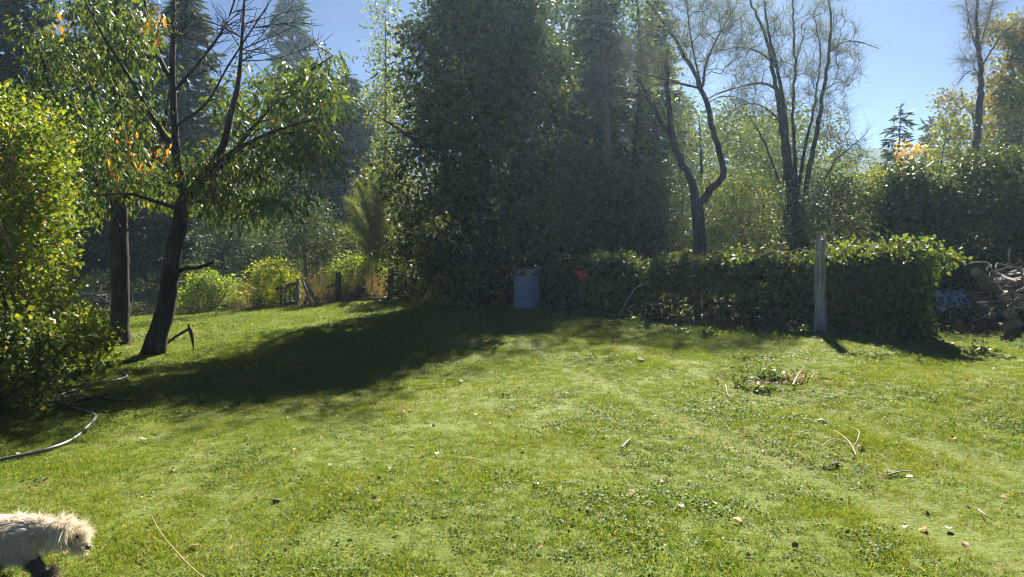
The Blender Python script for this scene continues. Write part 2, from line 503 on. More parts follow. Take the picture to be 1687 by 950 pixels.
# ground: short turf over soil; bare earth and leaf mould under the trees beyond the lawn
def ground_mat():
    m, nt, out = new_mat('turf_and_soil')
    geo = N(nt, 'NewGeometry'); pos = geo.outputs['Position']
    fine = noise(nt, 38, 5, .7, pos); mid = noise(nt, 1.3, 4, .6, pos); big = noise(nt, .35, 3, .5, pos)
    turf = ramp(nt, [(.3, (.05, .075, .014)), (.5, (.11, .15, .022)), (.68, (.18, .21, .04)), (.85, (.2, .17, .08))], fine.outputs[0])
    dry = ramp(nt, [(.3, (.12, .10, .05)), (.6, (.22, .19, .085)), (.8, (.3, .24, .13))], fine.outputs[0])
    soil = ramp(nt, [(.3, (.035, .026, .018)), (.55, (.085, .062, .04)), (.8, (.16, .115, .07))], fine.outputs[0])
    mr = N(nt, 'MapRange'); mr.inputs[1].default_value = .56; mr.inputs[2].default_value = .72; mr.inputs[4].default_value = .7
    nt.links.new(mid.outputs[0], mr.inputs[0])
    a = N(nt, 'MixRGB'); nt.links.new(mr.outputs[0], a.inputs[0]); nt.links.new(turf.outputs[0], a.inputs[1]); nt.links.new(dry.outputs[0], a.inputs[2])
    at = N(nt, 'Attribute', attribute_name='wild')
    ad = N(nt, 'Math', operation='MULTIPLY_ADD'); nt.links.new(mid.outputs[0], ad.inputs[0]); ad.inputs[1].default_value = .8; nt.links.new(at.outputs['Fac'], ad.inputs[2])
    m2 = N(nt, 'MapRange'); m2.inputs[1].default_value = .8; m2.inputs[2].default_value = 1.05; nt.links.new(ad.outputs[0], m2.inputs[0])
    b = N(nt, 'MixRGB'); nt.links.new(m2.outputs[0], b.inputs[0]); nt.links.new(a.outputs[0], b.inputs[1]); nt.links.new(soil.outputs[0], b.inputs[2])
    pb = N(nt, 'BsdfPrincipled'); nt.links.new(b.outputs[0], pb.inputs['Base Color']); pb.inputs['Roughness'].default_value = .9; pb.inputs['Specular IOR Level'].default_value = .15
    bm = N(nt, 'Bump'); bm.inputs['Strength'].default_value = .8; bm.inputs['Distance'].default_value = .03
    nt.links.new(fine.outputs[0], bm.inputs['Height']); nt.links.new(bm.outputs[0], pb.inputs['Normal'])
    nt.links.new(pb.outputs[0], out.inputs['Surface'])
    return m
M['ground'] = ground_mat()

# ------------------------------------------------------------------ ground
# far edge of the lawn as (x, y) polyline; beyond it the ground is wild
EDGE_X = np.array([-40, -12, -7.6, -5.0, -3.4, -1.5, 0.4, 2.0, 3.4, 4.8, 6.3, 6.8, 8, 12, 40])
EDGE_Y = np.array([30, 24, 21.9, 21.9, 21.6, 18.6, 17.6, 15.9, 14.2, 12.6, 11.3, 12.5, 12.7, 12.5, 12])
def wildness(x, y):
    d = y - np.interp(x, EDGE_X, EDGE_Y)
    return np.clip(0.5 + d / 1.2, 0, 1)
G_SOIL = G(1275, 628)      # a patch of bare earth with weeds

def build_ground():
    xs = np.unique(np.concatenate([np.linspace(-600, -40, 24), np.linspace(-40, -12, 40), np.linspace(-12, 12, 190), np.linspace(12, 40, 40), np.linspace(40, 600, 24)]))
    ys = np.unique(np.concatenate([np.linspace(-60, 2, 20), np.linspace(2, 25, 190), np.linspace(25, 90, 60), np.linspace(90, 600, 40)]))
    X, Y = np.meshgrid(xs, ys)
    Z = gz(X, Y)
    Z = Z + np.clip(Y - 120, 0, None) * 0.002
    V = np.stack([X, Y, Z], -1).reshape(-1, 3)
    nx, ny = len(xs), len(ys)
    i = (np.arange(ny - 1)[:, None] * nx + np.arange(nx - 1)[None]).ravel()
    Q = np.stack([i, i + 1, i + nx + 1, i + nx], -1)
    o = Acc().add(V, Q).build('ground', M['ground'])
    at = o.data.attributes.new('wild', 'FLOAT', 'POINT')
    at.data.foreach_set('value', np.maximum(wildness(V[:, 0], V[:, 1]), .75 * np.exp(-((V[:, 0] - G_SOIL[0]) / .5) ** 2 - ((V[:, 1] - G_SOIL[1]) / .33) ** 2)).astype(np.float32))
    tag(o, 'mown green lawn running back into the rough ground under the trees', kind='structure')
build_ground()

def build_track():
    a = Acc(); V = []; xs = np.linspace(-34, -6, 60)
    for x in xs:
        yc = 30 + (-(x + 6)) * 0.55
        for t in np.linspace(-3.2, 2.2, 12):
            y = yc + t + 0.3 * math.sin(x * 1.3) * abs(t) / 3
            V.append((x, y, float(gz(x, y)) + 0.02))
    Q = [(i * 12 + j, i * 12 + 12 + j, i * 12 + 13 + j, i * 12 + j + 1) for i in range(59) for j in range(11)]
    m = solid_mat('gravel_track', [(.3, (.12, .105, .09)), (.6, (.22, .2, .175)), (.8, (.32, .29, .26))], 6, bump=.6)
    o = a.add(V, Q).build('dirt_track', m)
    tag(o, 'grey dirt track in the shade beyond the two trunks', kind='structure')
build_track()

def build_hills():
    xs = np.linspace(-340, 340, 140); ys = np.linspace(190, 275, 30)
    X, Y = np.meshgrid(xs, ys)
    prof = 23 + 6 * np.exp(-((X - 120) / 22) ** 2) + 4 * vnoise(X, X * 0, 60, 5) + 4 * vnoise(X, Y, 20, 6)
    Z = prof * np.sin(np.clip((Y - 190) / 75, 0, 1) * np.pi / 2) ** 0.8 - 1 + 2.2 * vnoise(X, Y, 8, 8)
    V = np.stack([X, Y, Z], -1).reshape(-1, 3); nx = 140
    i = (np.arange(29)[:, None] * nx + np.arange(139)[None]).ravel()
    m = solid_mat('hill_scrub', [(.3, (.045, .06, .03)), (.6, (.10, .105, .06)), (.8, (.2, .18, .12))], .03, bump=0, spec=0.0, rough=1.0)
    o = Acc().add(V, np.stack([i, i + 1, i + nx + 1, i + nx], -1)).build('hills', m)
    tag(o, 'hazy blue hillside showing in the gap between the trees', kind='structure')
build_hills()

# ------------------------------------------------------------------ trees
def cloud(g, centres, spread, per, flat=0.75):
    """leaf anchor points around each centre, with directions pointing outwards"""
    c = np.repeat(np.asarray(centres, float), per, 0)
    s = np.repeat(np.broadcast_to(np.asarray(spread, float), (len(centres),)), per)[:, None]
    o = g.normal(size=c.shape); o[:, 2] *= flat
    o *= np.minimum(1, 2.0 / (np.linalg.norm(o, axis=1, keepdims=True) + 1e-6)) * 0.62
    return c + o * s, unit(o)

def pix_targets(g, ellipses, Y, depth, n):
    """points in the crown volume: (px, py, rx, ry, weight) lobes, real depth Y with lobe thickness"""
    w = np.array([e[4] for e in ellipses], float); w /= w.sum()
    out = []
    for k in g.choice(len(ellipses), n, p=w):
        px, py, rx, ry = ellipses[k][:4]
        v = unit(g.normal(size=3)) * (0.35 + 0.65 * g.random() ** 0.6)
        out.append(P(px + v[0] * rx, py + v[1] * ry, Y + v[2] * depth))
    return np.array(out)

def pxl(pts, Y):
    return [P(p[0], p[1], (p[2] if len(p) > 2 else Y)) for p in pts]

# --- cherry with leaning dark trunk
def cherry_front():
    g = np.random.default_rng(11); Y = 11.5
    base = G(252, 584); Y = base[1]
    t = thing('cherry_tree', 'cherry tree with leaning dark trunk and pickaxe beside its foot', 'tree', base)
    s = Skel(3)
    tr = pxl([(262, 545), (274, 500), (280, 455), (286, 410), (297, 362), (300, 325), (291, 262), (287, 200), (284, 120), (285, 60), (287, -30), (292, -130)], Y)
    s.limb([base + (-.02, 0, -.15), base + (0.0, 0, .04)] + tr, [.27, .175, .142, .132, .125, .12, .115, .085, .06, .052, .042, .036, .028, .018], step=.12)
    s.limb(pxl([(300, 338), (325, 303), (350, 272), (369, 236, Y - .2), (378, 195, Y - .3), (390, 150, Y - .4), (396, 100, Y - .4), (400, 40, Y - .3), (405, -40, Y - .2)], Y), [.075, .066, .06, .052, .045, .036, .028, .02, .012])
    s.limb(pxl([(330, 298), (360, 282, Y + .3), (410, 218, Y + .5), (452, 172, Y + .6), (500, 124, Y + .6), (548, 92, Y + .4)], Y), [.05, .042, .034, .026, .018, .01])
    s.limb(pxl([(350, 272), (400, 240, Y - .8), (455, 215, Y - 1.2), (520, 195, Y - 1.3)], Y), [.04, .03, .022, .012])
    s.limb(pxl([(280, 462), (292, 448), (306, 441), (325, 441), (338, 437), (352, 430)], Y), [.045, .038, .032, .028, .025, .022], sprout=False)
    s.limb(pxl([(290, 255), (258, 205, Y - .3), (218, 135, Y - .5), (172, 62, Y - .6), (140, 0, Y - .6)], Y), [.045, .036, .028, .02, .012])
    s.limb(pxl([(283, 135), (255, 75, Y + .2), (238, 0, Y + .4), (230, -60, Y + .4)], Y), [.034, .027, .02, .012])
    s.limb(pxl([(287, 150), (330, 100, Y + .3), (372, 40, Y + .5), (395, -30, Y + .6)], Y), [.028, .022, .017, .01])
    s.limb(pxl([(287, 210), (340, 170, Y - .5), (375, 110, Y - .8), (440, 10, Y - 1)], Y), [.024, .02, .015, .009])
    s.limb(pxl([(297, 345), (250, 330, Y - .6), (205, 318, Y - 1), (160, 322, Y - 1.2)], Y), [.035, .028, .02, .01])
    T = pix_targets(g, [(440, 215, 105, 95, 3), (515, 150, 55, 65, 1.5), (345, 300, 95, 55, 1.6), (420, 330, 100, 40, 1.6), (225, 140, 55, 90, 1.0), (205, 260, 75, 70, 1.1), (165, 70, 60, 60, .8), (245, 40, 30, 50, .3), (500, 265, 55, 70, 1.0)], Y + .5, 1.3, 230)
    s.reach(T, minz=base[2] + 1.9, wob=.05)
    # bare winter-like twigs in the upper middle
    TB = pix_targets(g, [(370, 60, 110, 70, 2), (440, 30, 60, 60, 1), (330, 10, 70, 60, 1), (500, 60, 50, 50, .8), (540, 120, 40, 50, .5)], Y, 1.0, 330)
    A0 = np.array(s.p); hi = np.where((A0[:, 2] > base[2] + 3.0) & (np.array(s.fix) > 0))[0]
    for tt in TB[:62]:
        c_ = np.linalg.norm(A0[hi] - tt, axis=1) + 1.2 * np.clip(A0[hi, 2] - tt[2] + .25, 0, None)
        st = A0[hi[int(np.argmin(c_ + .25 * g.random(len(hi))))]]
        if np.linalg.norm(tt - st) > 1.7: tt = st + (tt - st) * 1.7 / np.linalg.norm(tt - st)
        mid = (st + tt) / 2 + g.normal(size=3) * .05
        s.limb([st, mid, tt], [.008, .006, .0035], step=.22, sprout=False)
        for q in range(3):
            f = g.uniform(.25, .95); b0 = st * (1 - f) + tt * f + (mid - (st + tt) / 2) * 4 * f * (1 - f) * .5
            dd = unit(unit(tt - st) + g.normal(size=3) * .6) * g.uniform(.18, .5)
            s.limb([b0, b0 + dd * .5 + g.normal(size=3) * .02, b0 + dd], [.0055, .0045, .003], step=.2, sprout=False)
    a = Acc(); s.mesh(a, rtip=.0052, exp=.36, rough=.07)
    # broken twig nest hanging mid-trunk
    c = P(255, 245, Y - .5)
    ribbons(a, c + g.normal(size=(40, 3)) * .12, g.normal(size=(40, 3)) + np.array([.3, 0, 0]), .5, .012, g, droop=.4, segs=3)
    a.build('trunk', M['bark'], t)
    pos, d = cloud(g, T, .26, 60)
    keep = g.random(len(pos)) > .1
    pos, d = pos[keep], d[keep]
    d = unit(d * .7 + g.normal(size=d.shape) * .35 + np.array([0, 0, -.75]))
    la = Acc(); leaves(la, pos, d, .084, .034, g, up=.35, shape='lobed', sizevar=.42)
    la.build('crown', M['cherry'], t)
    yl = Acc()
    for (px, py, n) in [(250, 25, 16), (262, 60, 6), (185, 258, 14), (218, 240, 9), (228, 268, 14), (272, 258, 10), (105, 42, 8), (220, 218, 7)]:
        c = P(px, py, Y - .6)
        pp = c + g.normal(size=(n, 3)) * np.array([.09, .1, .13])
        leaves(yl, pp, g.normal(size=(n, 3)) * .4 + np.array([0, 0, -1]), .10, .045, g, shape='lobed')
    o = yl.build('autumn_leaves', M['cherry_autumn'], t); o['label'] = 'yellow and orange autumn leaves on the cherry'
cherry_front()

def cherry_back():
    g = np.random.default_rng(12)
    base = G(195, 569); Y = base[1]
    t = thing('cherry_tree', 'straight thick trunked tree standing left of the leaning cherry', 'tree', base)
    s = Skel(5)
    tr = pxl([(197, 530), (198, 480), (197, 430), (196, 380), (197, 335), (200, 280), (196, 200), (190, 120), (192, 20), (195, -80)], Y)
    s.limb([base + (-.03, 0, -.2), base + (-.01, 0, .05)] + tr, [.32, .21, .155, .145, .145, .138, .13, .11, .085, .06, .04, .02], step=.14)
    s.limb(pxl([(197, 340), (150, 290, Y - .4), (115, 220, Y - .6), (80, 130, Y - .7), (60, 60, Y - .5)], Y), [.09, .07, .055, .035, .015])
    s.limb(pxl([(197, 350), (235, 300, Y + .5), (265, 230, Y + .8), (280, 150, Y + 1)], Y), [.08, .06, .045, .02])
    s.limb(pxl([(197, 250), (160, 170, Y + .5), (130, 80, Y + .9), (115, 0, Y + 1)], Y), [.06, .045, .03, .015])
    T = pix_targets(g, [(110, 150, 80, 90, 1.5), (80, 60, 60, 60, 1), (175, 90, 60, 100, 1.2), (150, 260, 80, 70, 1.3), (240, 300, 70, 45, 1), (120, 330, 60, 40, .7), (200, 20, 80, 60, .4)], Y, 1.6, 100)
    s.reach(T, minz=base[2] + 2.2)
    a = Acc(); s.mesh(a, rtip=.004, exp=.42, rough=.06)
    a.build('trunk', M['bark'], t)
    pos, d = cloud(g, T, .30, 60)
    d = unit(d * .7 + g.normal(size=d.shape) * .35 + np.array([0, 0, -.7]))
    la = Acc(); leaves(la, pos, d, .09, .036, g, up=.35, shape='lobed', sizevar=.42)
    la.build('crown', M['cherry'], t)
cherry_back()

# --- the big dense tree behind the drum
def plum_tree():
    g = np.random.default_rng(21); Y = 18.9
    base = GX(800, Y)
    t = thing('plum_tree', 'tall dense dark tree hung with foliage to the ground behind the blue drum', 'tree', base)
    s = Skel(8)
    s.limb([base + (0, 0, -.2), base + (.05, 0, 1.2), base + (-.05, .1, 3), base + (.1, 0, 5), base + (.2, 0, 7.4)], [.24, .2, .15, .1, .03])
    s.limb([base + (0, 0, 1.0), base + (-.7, -.1, 2.4), base + (-1.1, 0, 4.2), base + (-1.2, .1, 6.2)], [.14, .11, .08, .02])
    s.limb([base + (0, 0, 1.2), base + (.7, .2, 2.8), base + (1.0, 0, 4.6), base + (1.1, 0, 6.6)], [.14, .11, .08, .02])
    s.limb([base + (-1.0, 0, 3.4), base + (-1.9, -.1, 4.1), base + (-2.7, 0, 4.6)], [.06, .045, .012])
    T = []
    while len(T) < 620:
        z = g.random() * 7.9
        w = np.interp(z, [0, .6, 1.8, 3.2, 4.6, 6, 7.2, 7.9], [1.6, 1.75, 1.9, 2.05, 1.9, 1.6, 1.25, .5])
        a_ = g.random() * 6.283; q = (0.25 + .75 * g.random() ** .5)
        lump = 1 + .26 * math.sin(a_ * 3 + z * 1.7) + .18 * math.sin(a_ * 5 - z * 2.9)
        T.append(base + (math.cos(a_) * w * q * lump, math.sin(a_) * w * q * .8 * lump, z + .15))
    T = np.array(T)
    keep = vnoise(T[:, 0] * 3 + T[:, 1] * 1.7, T[:, 2] * 2, 2.0, 51) < .46 - .045 * np.clip(T[:, 2] - 3, 0, 9)
    T = T[keep]
    s.reach(T, minz=base[2] + .7, wob=.05)
    boughs = []
    for k in range(44):
        z = g.uniform(2.6, 8.0); a_ = g.random() * 6.283; w = np.interp(z, [0, 3.2, 4.6, 6, 7.2, 8], [1.7, 2.0, 1.8, 1.5, 1.1, .5])
        o0 = base + np.array([math.cos(a_) * w * .7, math.sin(a_) * w * .55, z]); dv = unit(np.array([math.cos(a_), math.sin(a_), g.uniform(.1, 1.1)])) * g.uniform(.7, 1.6)
        for q in range(5): boughs.append(o0 + dv * (q + 1) / 5 + g.normal(size=3) * .05)
    for x1, y1, z1 in ((2.1, -.3, 8.7), (1.5, .4, 9.0), (2.6, .1, 7.6), (.9, -.2, 9.1), (-1.9, 0, 8.3), (-.6, .3, 8.9)):      # loose leaders above the crown
        for q in range(9): boughs.append(base + np.array([.3 * np.sign(x1), 0, 6.3]) * (1 - q / 8) + np.array([x1, y1, z1]) * q / 8 + g.normal(size=3) * .09)
    boughs = np.array(boughs)
    s.reach(boughs, minz=base[2] + .7, up=.3)
    sprays = []            # upright shoots that break the outline
    for (px, top, bot) in [(700, -20, 60), (716, 40, 120), (690, 90, 150), (742, -60, 20), (880, -40, 40), (905, 60, 150), (925, 130, 260), (665, 150, 220), (650, 215, 260), (640, 180, 240), (632, 250, 270), (612, 165, 190)]:
        for k in range(5):
            f = k / 4
            sprays.append(P(px + g.normal() * 4, bot + (top - bot) * f, Y - .2 + g.normal() * .2))
    sprays = np.array(sprays)
    s.reach(sprays, minz=base[2] + .7, up=.5)
    a = Acc(); s.mesh(a, rtip=.005, exp=.42)
    a.build('trunk', M['bark'], t)
    pos, d = cloud(g, T, .40, 92)
    d = unit(d * .6 + g.normal(size=d.shape) * .5 + np.array([0, 0, -.25]))
    la = Acc(); leaves(la, pos, d, .115, .07, g, up=.35)
    pos, d = cloud(g, boughs, .2, 34)
    leaves(la, pos, unit(d + np.array([0, 0, .1])), .09, .05, g, up=.35)
    pos, d = cloud(g, sprays, .17, 22)
    leaves(la, pos, unit(d + np.array([0, 0, .3])), .075, .036, g, up=.35)
    la.build('crown', M['plum'], t)
    ya = Acc()
    for (px, py, n) in [(745, 120, 18), (912, 150, 30), (905, 230, 60), (925, 170, 40), (660, 105, 40), (655, 130, 30), (795, 190, 14), (760, 205, 14), (842, 425, 12), (765, 420, 10), (815, 400, 10), (815, 470, 16), (700, 470, 14), (830, 490, 16), (895, 260, 30)]:
        c = P(px, py, Y - 1.5)
        leaves(ya, c + g.normal(size=(n, 3)) * .22, g.normal(size=(n, 3)) + np.array([0, 0, -.6]), .10, .06, g)
    o = ya.build('yellow_leaves', M['plum_yellow'], t); o['label'] = 'scattered yellow leaves in the dark crown'
plum_tree()

# --- slender young poplar left of it
def leafy_tree(name, label, px, Y, topy, wpx, mat, seed, n=160, per=70, L=.10, Wd=.06, trunk_r=.09, shape=None, bark='bark', low=.12, group=None, cat='tree', spread=None, flat=.8, basex=None, stems=1, up=.3):
    """a broadleaf tree or tall shrub: shape(f) is the half width at height fraction f"""
    g = np.random.default_rng(seed)
    base = GX(px, Y)
    top = P(px, topy, Y)[2]; h = top - base[2]
    hw = wpx / 2 / F_PX * Y
    shape = shape or (lambda f: math.sin(min(1, max(0, (f - low) / (1 - low)) ** .75 * 3.0 + .12)) ** .8)
    t = thing(name, label, cat, base, group)
    s = Skel(seed)
    for k in range(stems):
        ox = 0 if stems == 1 else g.normal() * hw * .25
        s.limb([base + (ox * .2, 0, -.15), base + (ox * .5 + g.normal() * .05, g.normal() * .05, h * .3), base + (ox + g.normal() * .1, g.normal() * .1, h * .62), base + (ox + g.normal() * .1, 0, h * .96)],
               [trunk_r, trunk_r * .8, trunk_r * .5, trunk_r * .15], attach=False)
    T = []
    ph = g.random(4) * 6.28
    while len(T) < n:
        f = low + (1 - low) * g.random()
        a_ = g.random() * 6.283; q = .2 + .8 * g.random() ** .5
        lump = 1 + .25 * math.sin(a_ * 3 + f * 9 + ph[0]) + .18 * math.sin(a_ * 2 - f * 15 + ph[1])
        w = max(.03, shape(f)) * hw * q * lump
        if g.random() < .25 + .75 * shape(f):
            T.append(base + (math.cos(a_) * w, math.sin(a_) * w * .8, f * h))
    T = np.array(T)
    s.reach(T, minz=base[2] + h * low * .5, up=up)
    a = Acc(); s.mesh(a, rtip=.004 + .002 * Y / 20, exp=.42, sides=(7, 4))
    a.build('trunk' if stems == 1 else 'stems', M[bark], t)
    sp = spread or max(.22, hw * .26)
    pos, d = cloud(g, T, sp, per, flat)
    d = unit(d * .6 + g.normal(size=d.shape) * .5 + np.array([0, 0, -.2]))
    la = Acc(); leaves(la, pos, d, L, Wd, g, up=.35)
    la.build('crown' if cat == 'tree' else 'foliage', M[mat], t)
    return t

leafy_tree('young_poplar', 'slender young poplar shoot rising into the sky left of the dense tree', 637, 31, -15, 95, 'broad_lime', 31, n=80, per=34, L=.12, Wd=.07, trunk_r=.08, shape=lambda f: (.95 - .75 * f), low=.3, spread=.42)
leafy_tree('alder_tree', 'yellow green tree filling the gap left of the dense tree', 610, 46, 150, 190, 'broad_green', 32, n=150, per=80, L=.2, Wd=.12, trunk_r=.12)
leafy_tree('willow_tree', 'sunlit pale green tree between the dense tree and the forked tree', 1010, 30, 95, 210, 'broad_lime', 33, n=170, per=80, L=.13, Wd=.07, trunk_r=.14)

# --- conifers
def fir_mesh(h, w, g, whorls=26, per=8, L=.30, Wd=.07, dens=1.0, droop=.25, gap=.06):
    tr = Acc(); cr = Acc()
    tube(tr, [(0, 0, -.2), (0, 0, h * .3), (0, 0, h * .65), (0, 0, h)], [h * .016, h * .012, h * .007, .01], 8)
    for i in range(whorls):
        f = gap + (1 - gap) * (i / whorls) ** .95
        z = f * h
        bl = w * (1 - f) ** .75 * (.35 + .65 * min(1, f * 6 + .4)) + .15
        for k in range(per):
            a = 6.283 * k / per + i * 1.1 + g.normal() * .25
            l = bl * (.5 + .7 * g.random() ** .8)
            n = 7
            dr_ = droop * (1 + .6 * g.normal())
            s = np.linspace(0, 1, n)
            rad = s * l
            zz = z + g.normal() * .1 + (-dr_ * l * s + .16 * l * s ** 2.4)
            p = np.stack([np.cos(a) * rad, np.sin(a) * rad, zz], -1)
            tube(tr, p, np.linspace(.02 + .008 * l, .005, n), 4)
            m = int(l * 34 * dens) + 5
            q = g.random(m) ** .75
            pos = np.stack([np.interp(q, s, p[:, j]) for j in range(3)], -1)
            out = np.array([math.cos(a), math.sin(a), 0.0]); side = np.array([-math.sin(a), math.cos(a), 0.0])
            d = out * .6 + side * (g.choice([-1, 1], m) * (.5 + .5 * g.random(m)))[:, None] + g.normal(size=(m, 3)) * .3 + np.array([0, 0, -.25])
            leaves(cr, pos, d, L, Wd, g, up=.45, sizevar=.35)
    m = 30
    leaves(cr, np.stack([np.zeros(m), np.zeros(m), h * (.93 + .08 * g.random(m))], -1), g.normal(size=(m, 3)) + np.array([0, 0, .8]), L * .8, Wd, g)
    return tr, cr

def fir(name, label, px, Y, topy, wpx, seed, mat='fir', **kw):
    g = np.random.default_rng(seed)
    base = GX(px, Y); h = P(px, topy, Y)[2] - base[2]; w = wpx / 2 / F_PX * Y
    tr, cr = fir_mesh(h, w, g, **kw)
    t = thing(name, label, 'tree', base)
    for n_, a, m in (('trunk', tr, 'bark'), ('crown', cr, mat)):
        a.build(n_, M[m], t, origin=(0, 0, 0))
    return t

fir('fir_tree', 'tall dark fir with pointed top left of the sky gap', 490, 68, -30, 190, 41, whorls=24, per=7, L=.95, Wd=.22, dens=.9, droop=.45)
fir('pine_tree', 'broad dark conifer behind the straight thick trunk', 195, 31, -120, 330, 42, whorls=26, per=8, L=.5, Wd=.12, dens=.9, gap=.17, droop=.4)
fir('pine_tree', 'dark conifer standing behind the leaning cherry', 318, 33, -60, 200, 43, whorls=24, per=8, L=.5, Wd=.12, gap=.17, droop=.4)
fir('pine_tree', 'dark conifer at the left edge behind the yellow shrub', 50, 30, -120, 260, 44, whorls=28, per=8, L=.45, Wd=.12, gap=.16)
fir('fir_tree', 'dark fir behind the bushes between cherry and dense tree', 575, 46, 120, 190, 45, whorls=26, per=8, L=.5, Wd=.13)
fir('fir_tree', 'tall dark conifer right of the dense tree under the sun glow', 985, 26, -50, 150, 46, whorls=24, per=7, L=.4, Wd=.09, gap=.12, droop=.4)
fir('fir_tree', 'second dark conifer beside the forked bare tree', 1075, 32, -10, 130, 47, whorls=28, per=7, L=.38, Wd=.10, gap=.1)
fir('spruce_tree', 'small blue green spruce with spiky top right of the hill gap', 1473, 34, 178, 110, 48, whorls=16, per=6, L=.34, Wd=.07, dens=.6)
fir('fir_tree', 'distant conifer behind the many stemmed tree', 1262, 55, 195, 130, 49, whorls=20, per=8, L=.55, Wd=.16)
fir('fir_tree', 'distant dark conifer left of the many stemmed tree', 1115, 60, 150, 120, 50, whorls=20, per=8, L=.6, Wd=.17)
fir('fir_tree', 'small distant conifer left of the autumn oak', 1523, 60, 195, 60, 51, whorls=16, per=7, L=.5, Wd=.15)

leafy_tree('tall_tree', 'tall grey green tree filling the gap right of the dense tree', 945, 29, -70, 190, 'broad_dark', 93, n=190, per=80, L=.15, Wd=.09, trunk_r=.18, low=.2)

leafy_tree('tall_tree', 'thin airy tall tree rising out of the picture left of the forked tree', 1040, 25, -110, 130, 'broad_green', 95, n=75, per=44, L=.12, Wd=.07, trunk_r=.10, low=.42, spread=.32)

# dry drooping branches on the dark conifer
def dead_branches():
    g = np.random.default_rng(61); Y = 24.3
    base = GX(1000, Y)
    t = thing('dead_tree', 'dead tree with brown drooping twigs between the dense and the forked tree', 'tree', base)
    a = Acc()
    s = Skel(6)
    s.limb([base + (0, 0, -.2), base + (.1, 0, 2.5), P(1000, 200, Y), P(998, 90, Y), P(1010, 40, Y)], [.13, .11, .09, .06, .02])
    T = pix_targets(g, [(960, 160, 50, 45, 1), (1020, 120, 60, 45, 1), (1040, 90, 40, 40, .6)], Y, 1.2, 70)
    s.reach(T, minz=4.2, up=.6)
    s.mesh(a, rtip=.006)
    a.build('trunk', M['twig_brown'], t)
    b = Acc()
    st = np.repeat(T, 16, 0) + g.normal(size=(70 * 16, 3)) * .18
    ribbons(b, st, g.normal(size=st.shape) + np.array([-.3, 0, -.1]), .75, .014, g, droop=.9, segs=3)
    b.build('twigs', M['dead_twig'], t)
dead_branches()

# --- forked bare tree and the many-stemmed tree with broom-like twigs
def broomy(g, sk, nodes, n, L, Wd, mat, t, name='twigs', droop=-.1, up=.9, spread=.5, tan=.6):
    Pn = np.array(sk.p)
    idx = g.choice(nodes, n)
    par = np.array(sk.par)[idx]
    tang = unit(Pn[idx] - Pn[np.maximum(par, 0)])
    d = tang * tan + g.normal(size=(n, 3)) * spread + np.array([0, 0, up])
    b = Acc(); ribbons(b, Pn[idx] + g.normal(size=(n, 3)) * .03, d, L, Wd, g, droop=droop, segs=3, curl=.5)
    return b.build(name, M[mat], t)

def forked_tree():
    g = np.random.default_rng(71); Y = 22.5
    base = GX(1153, Y)
    t = thing('forked_tree', 'dark forked tree with crooked bare limbs against the sky', 'tree', base)
    s = Skel(9)
    s.limb([base + (0, 0, -.2), P(1153, 420, Y), P(1150, 360, Y), P(1146, 330, Y)], [.27, .24, .22, .2])
    s.limb(pxl([(1146, 335), (1140, 300), (1120, 262), (1108, 225), (1103, 180), (1098, 120), (1100, 82)], Y), [.17, .15, .13, .11, .10, .085, .07], wob=.02)
    s.limb(pxl([(1112, 235), (1085, 190, Y + .3), (1062, 150, Y + .5), (1050, 125, Y + .6)], Y), [.11, .1, .08, .04], wob=.02)
    s.limb(pxl([(1150, 335), (1172, 312), (1192, 292), (1190, 268), (1178, 225), (1165, 172), (1155, 145), (1140, 110), (1122, 85), (1108, 55), (1080, 20), (1055, -10)], Y), [.17, .15, .13, .12, .11, .1, .09, .08, .07, .06, .045, .025], wob=.02)
    s.limb(pxl([(1155, 145), (1120, 137, Y - .3), (1085, 128, Y - .6), (1040, 115, Y - .8)], Y), [.05, .04, .03, .015])
    s.limb(pxl([(1158, 140), (1165, 100, Y + .3), (1188, 50, Y + .5), (1215, 5, Y + .6)], Y), [.055, .045, .035, .02])
    s.limb(pxl([(1170, 190), (1150, 120, Y - .5), (1135, 40, Y - .6), (1130, -30, Y - .6)], Y), [.035, .03, .02, .01])
    T = pix_targets(g, [(1150, 40, 80, 60, 1.5), (1090, 80, 60, 60, .8), (1200, 60, 60, 70, 1), (1230, 130, 40, 60, .5)], Y, 1.6, 330)
    s.reach(T, minz=3.6, up=.5)
    a = Acc(); s.r_scale = .8; s.mesh(a, rtip=.0055, exp=.38, rough=.05); a.build('trunk', M['bark'], t)
    Pn = np.array(s.p); nodes = np.where(Pn[:, 2] > 4.6)[0]
    broomy(g, s, nodes, 6000, .5, .008, 'broom', t, up=.45, droop=.25, spread=.7)
forked_tree()

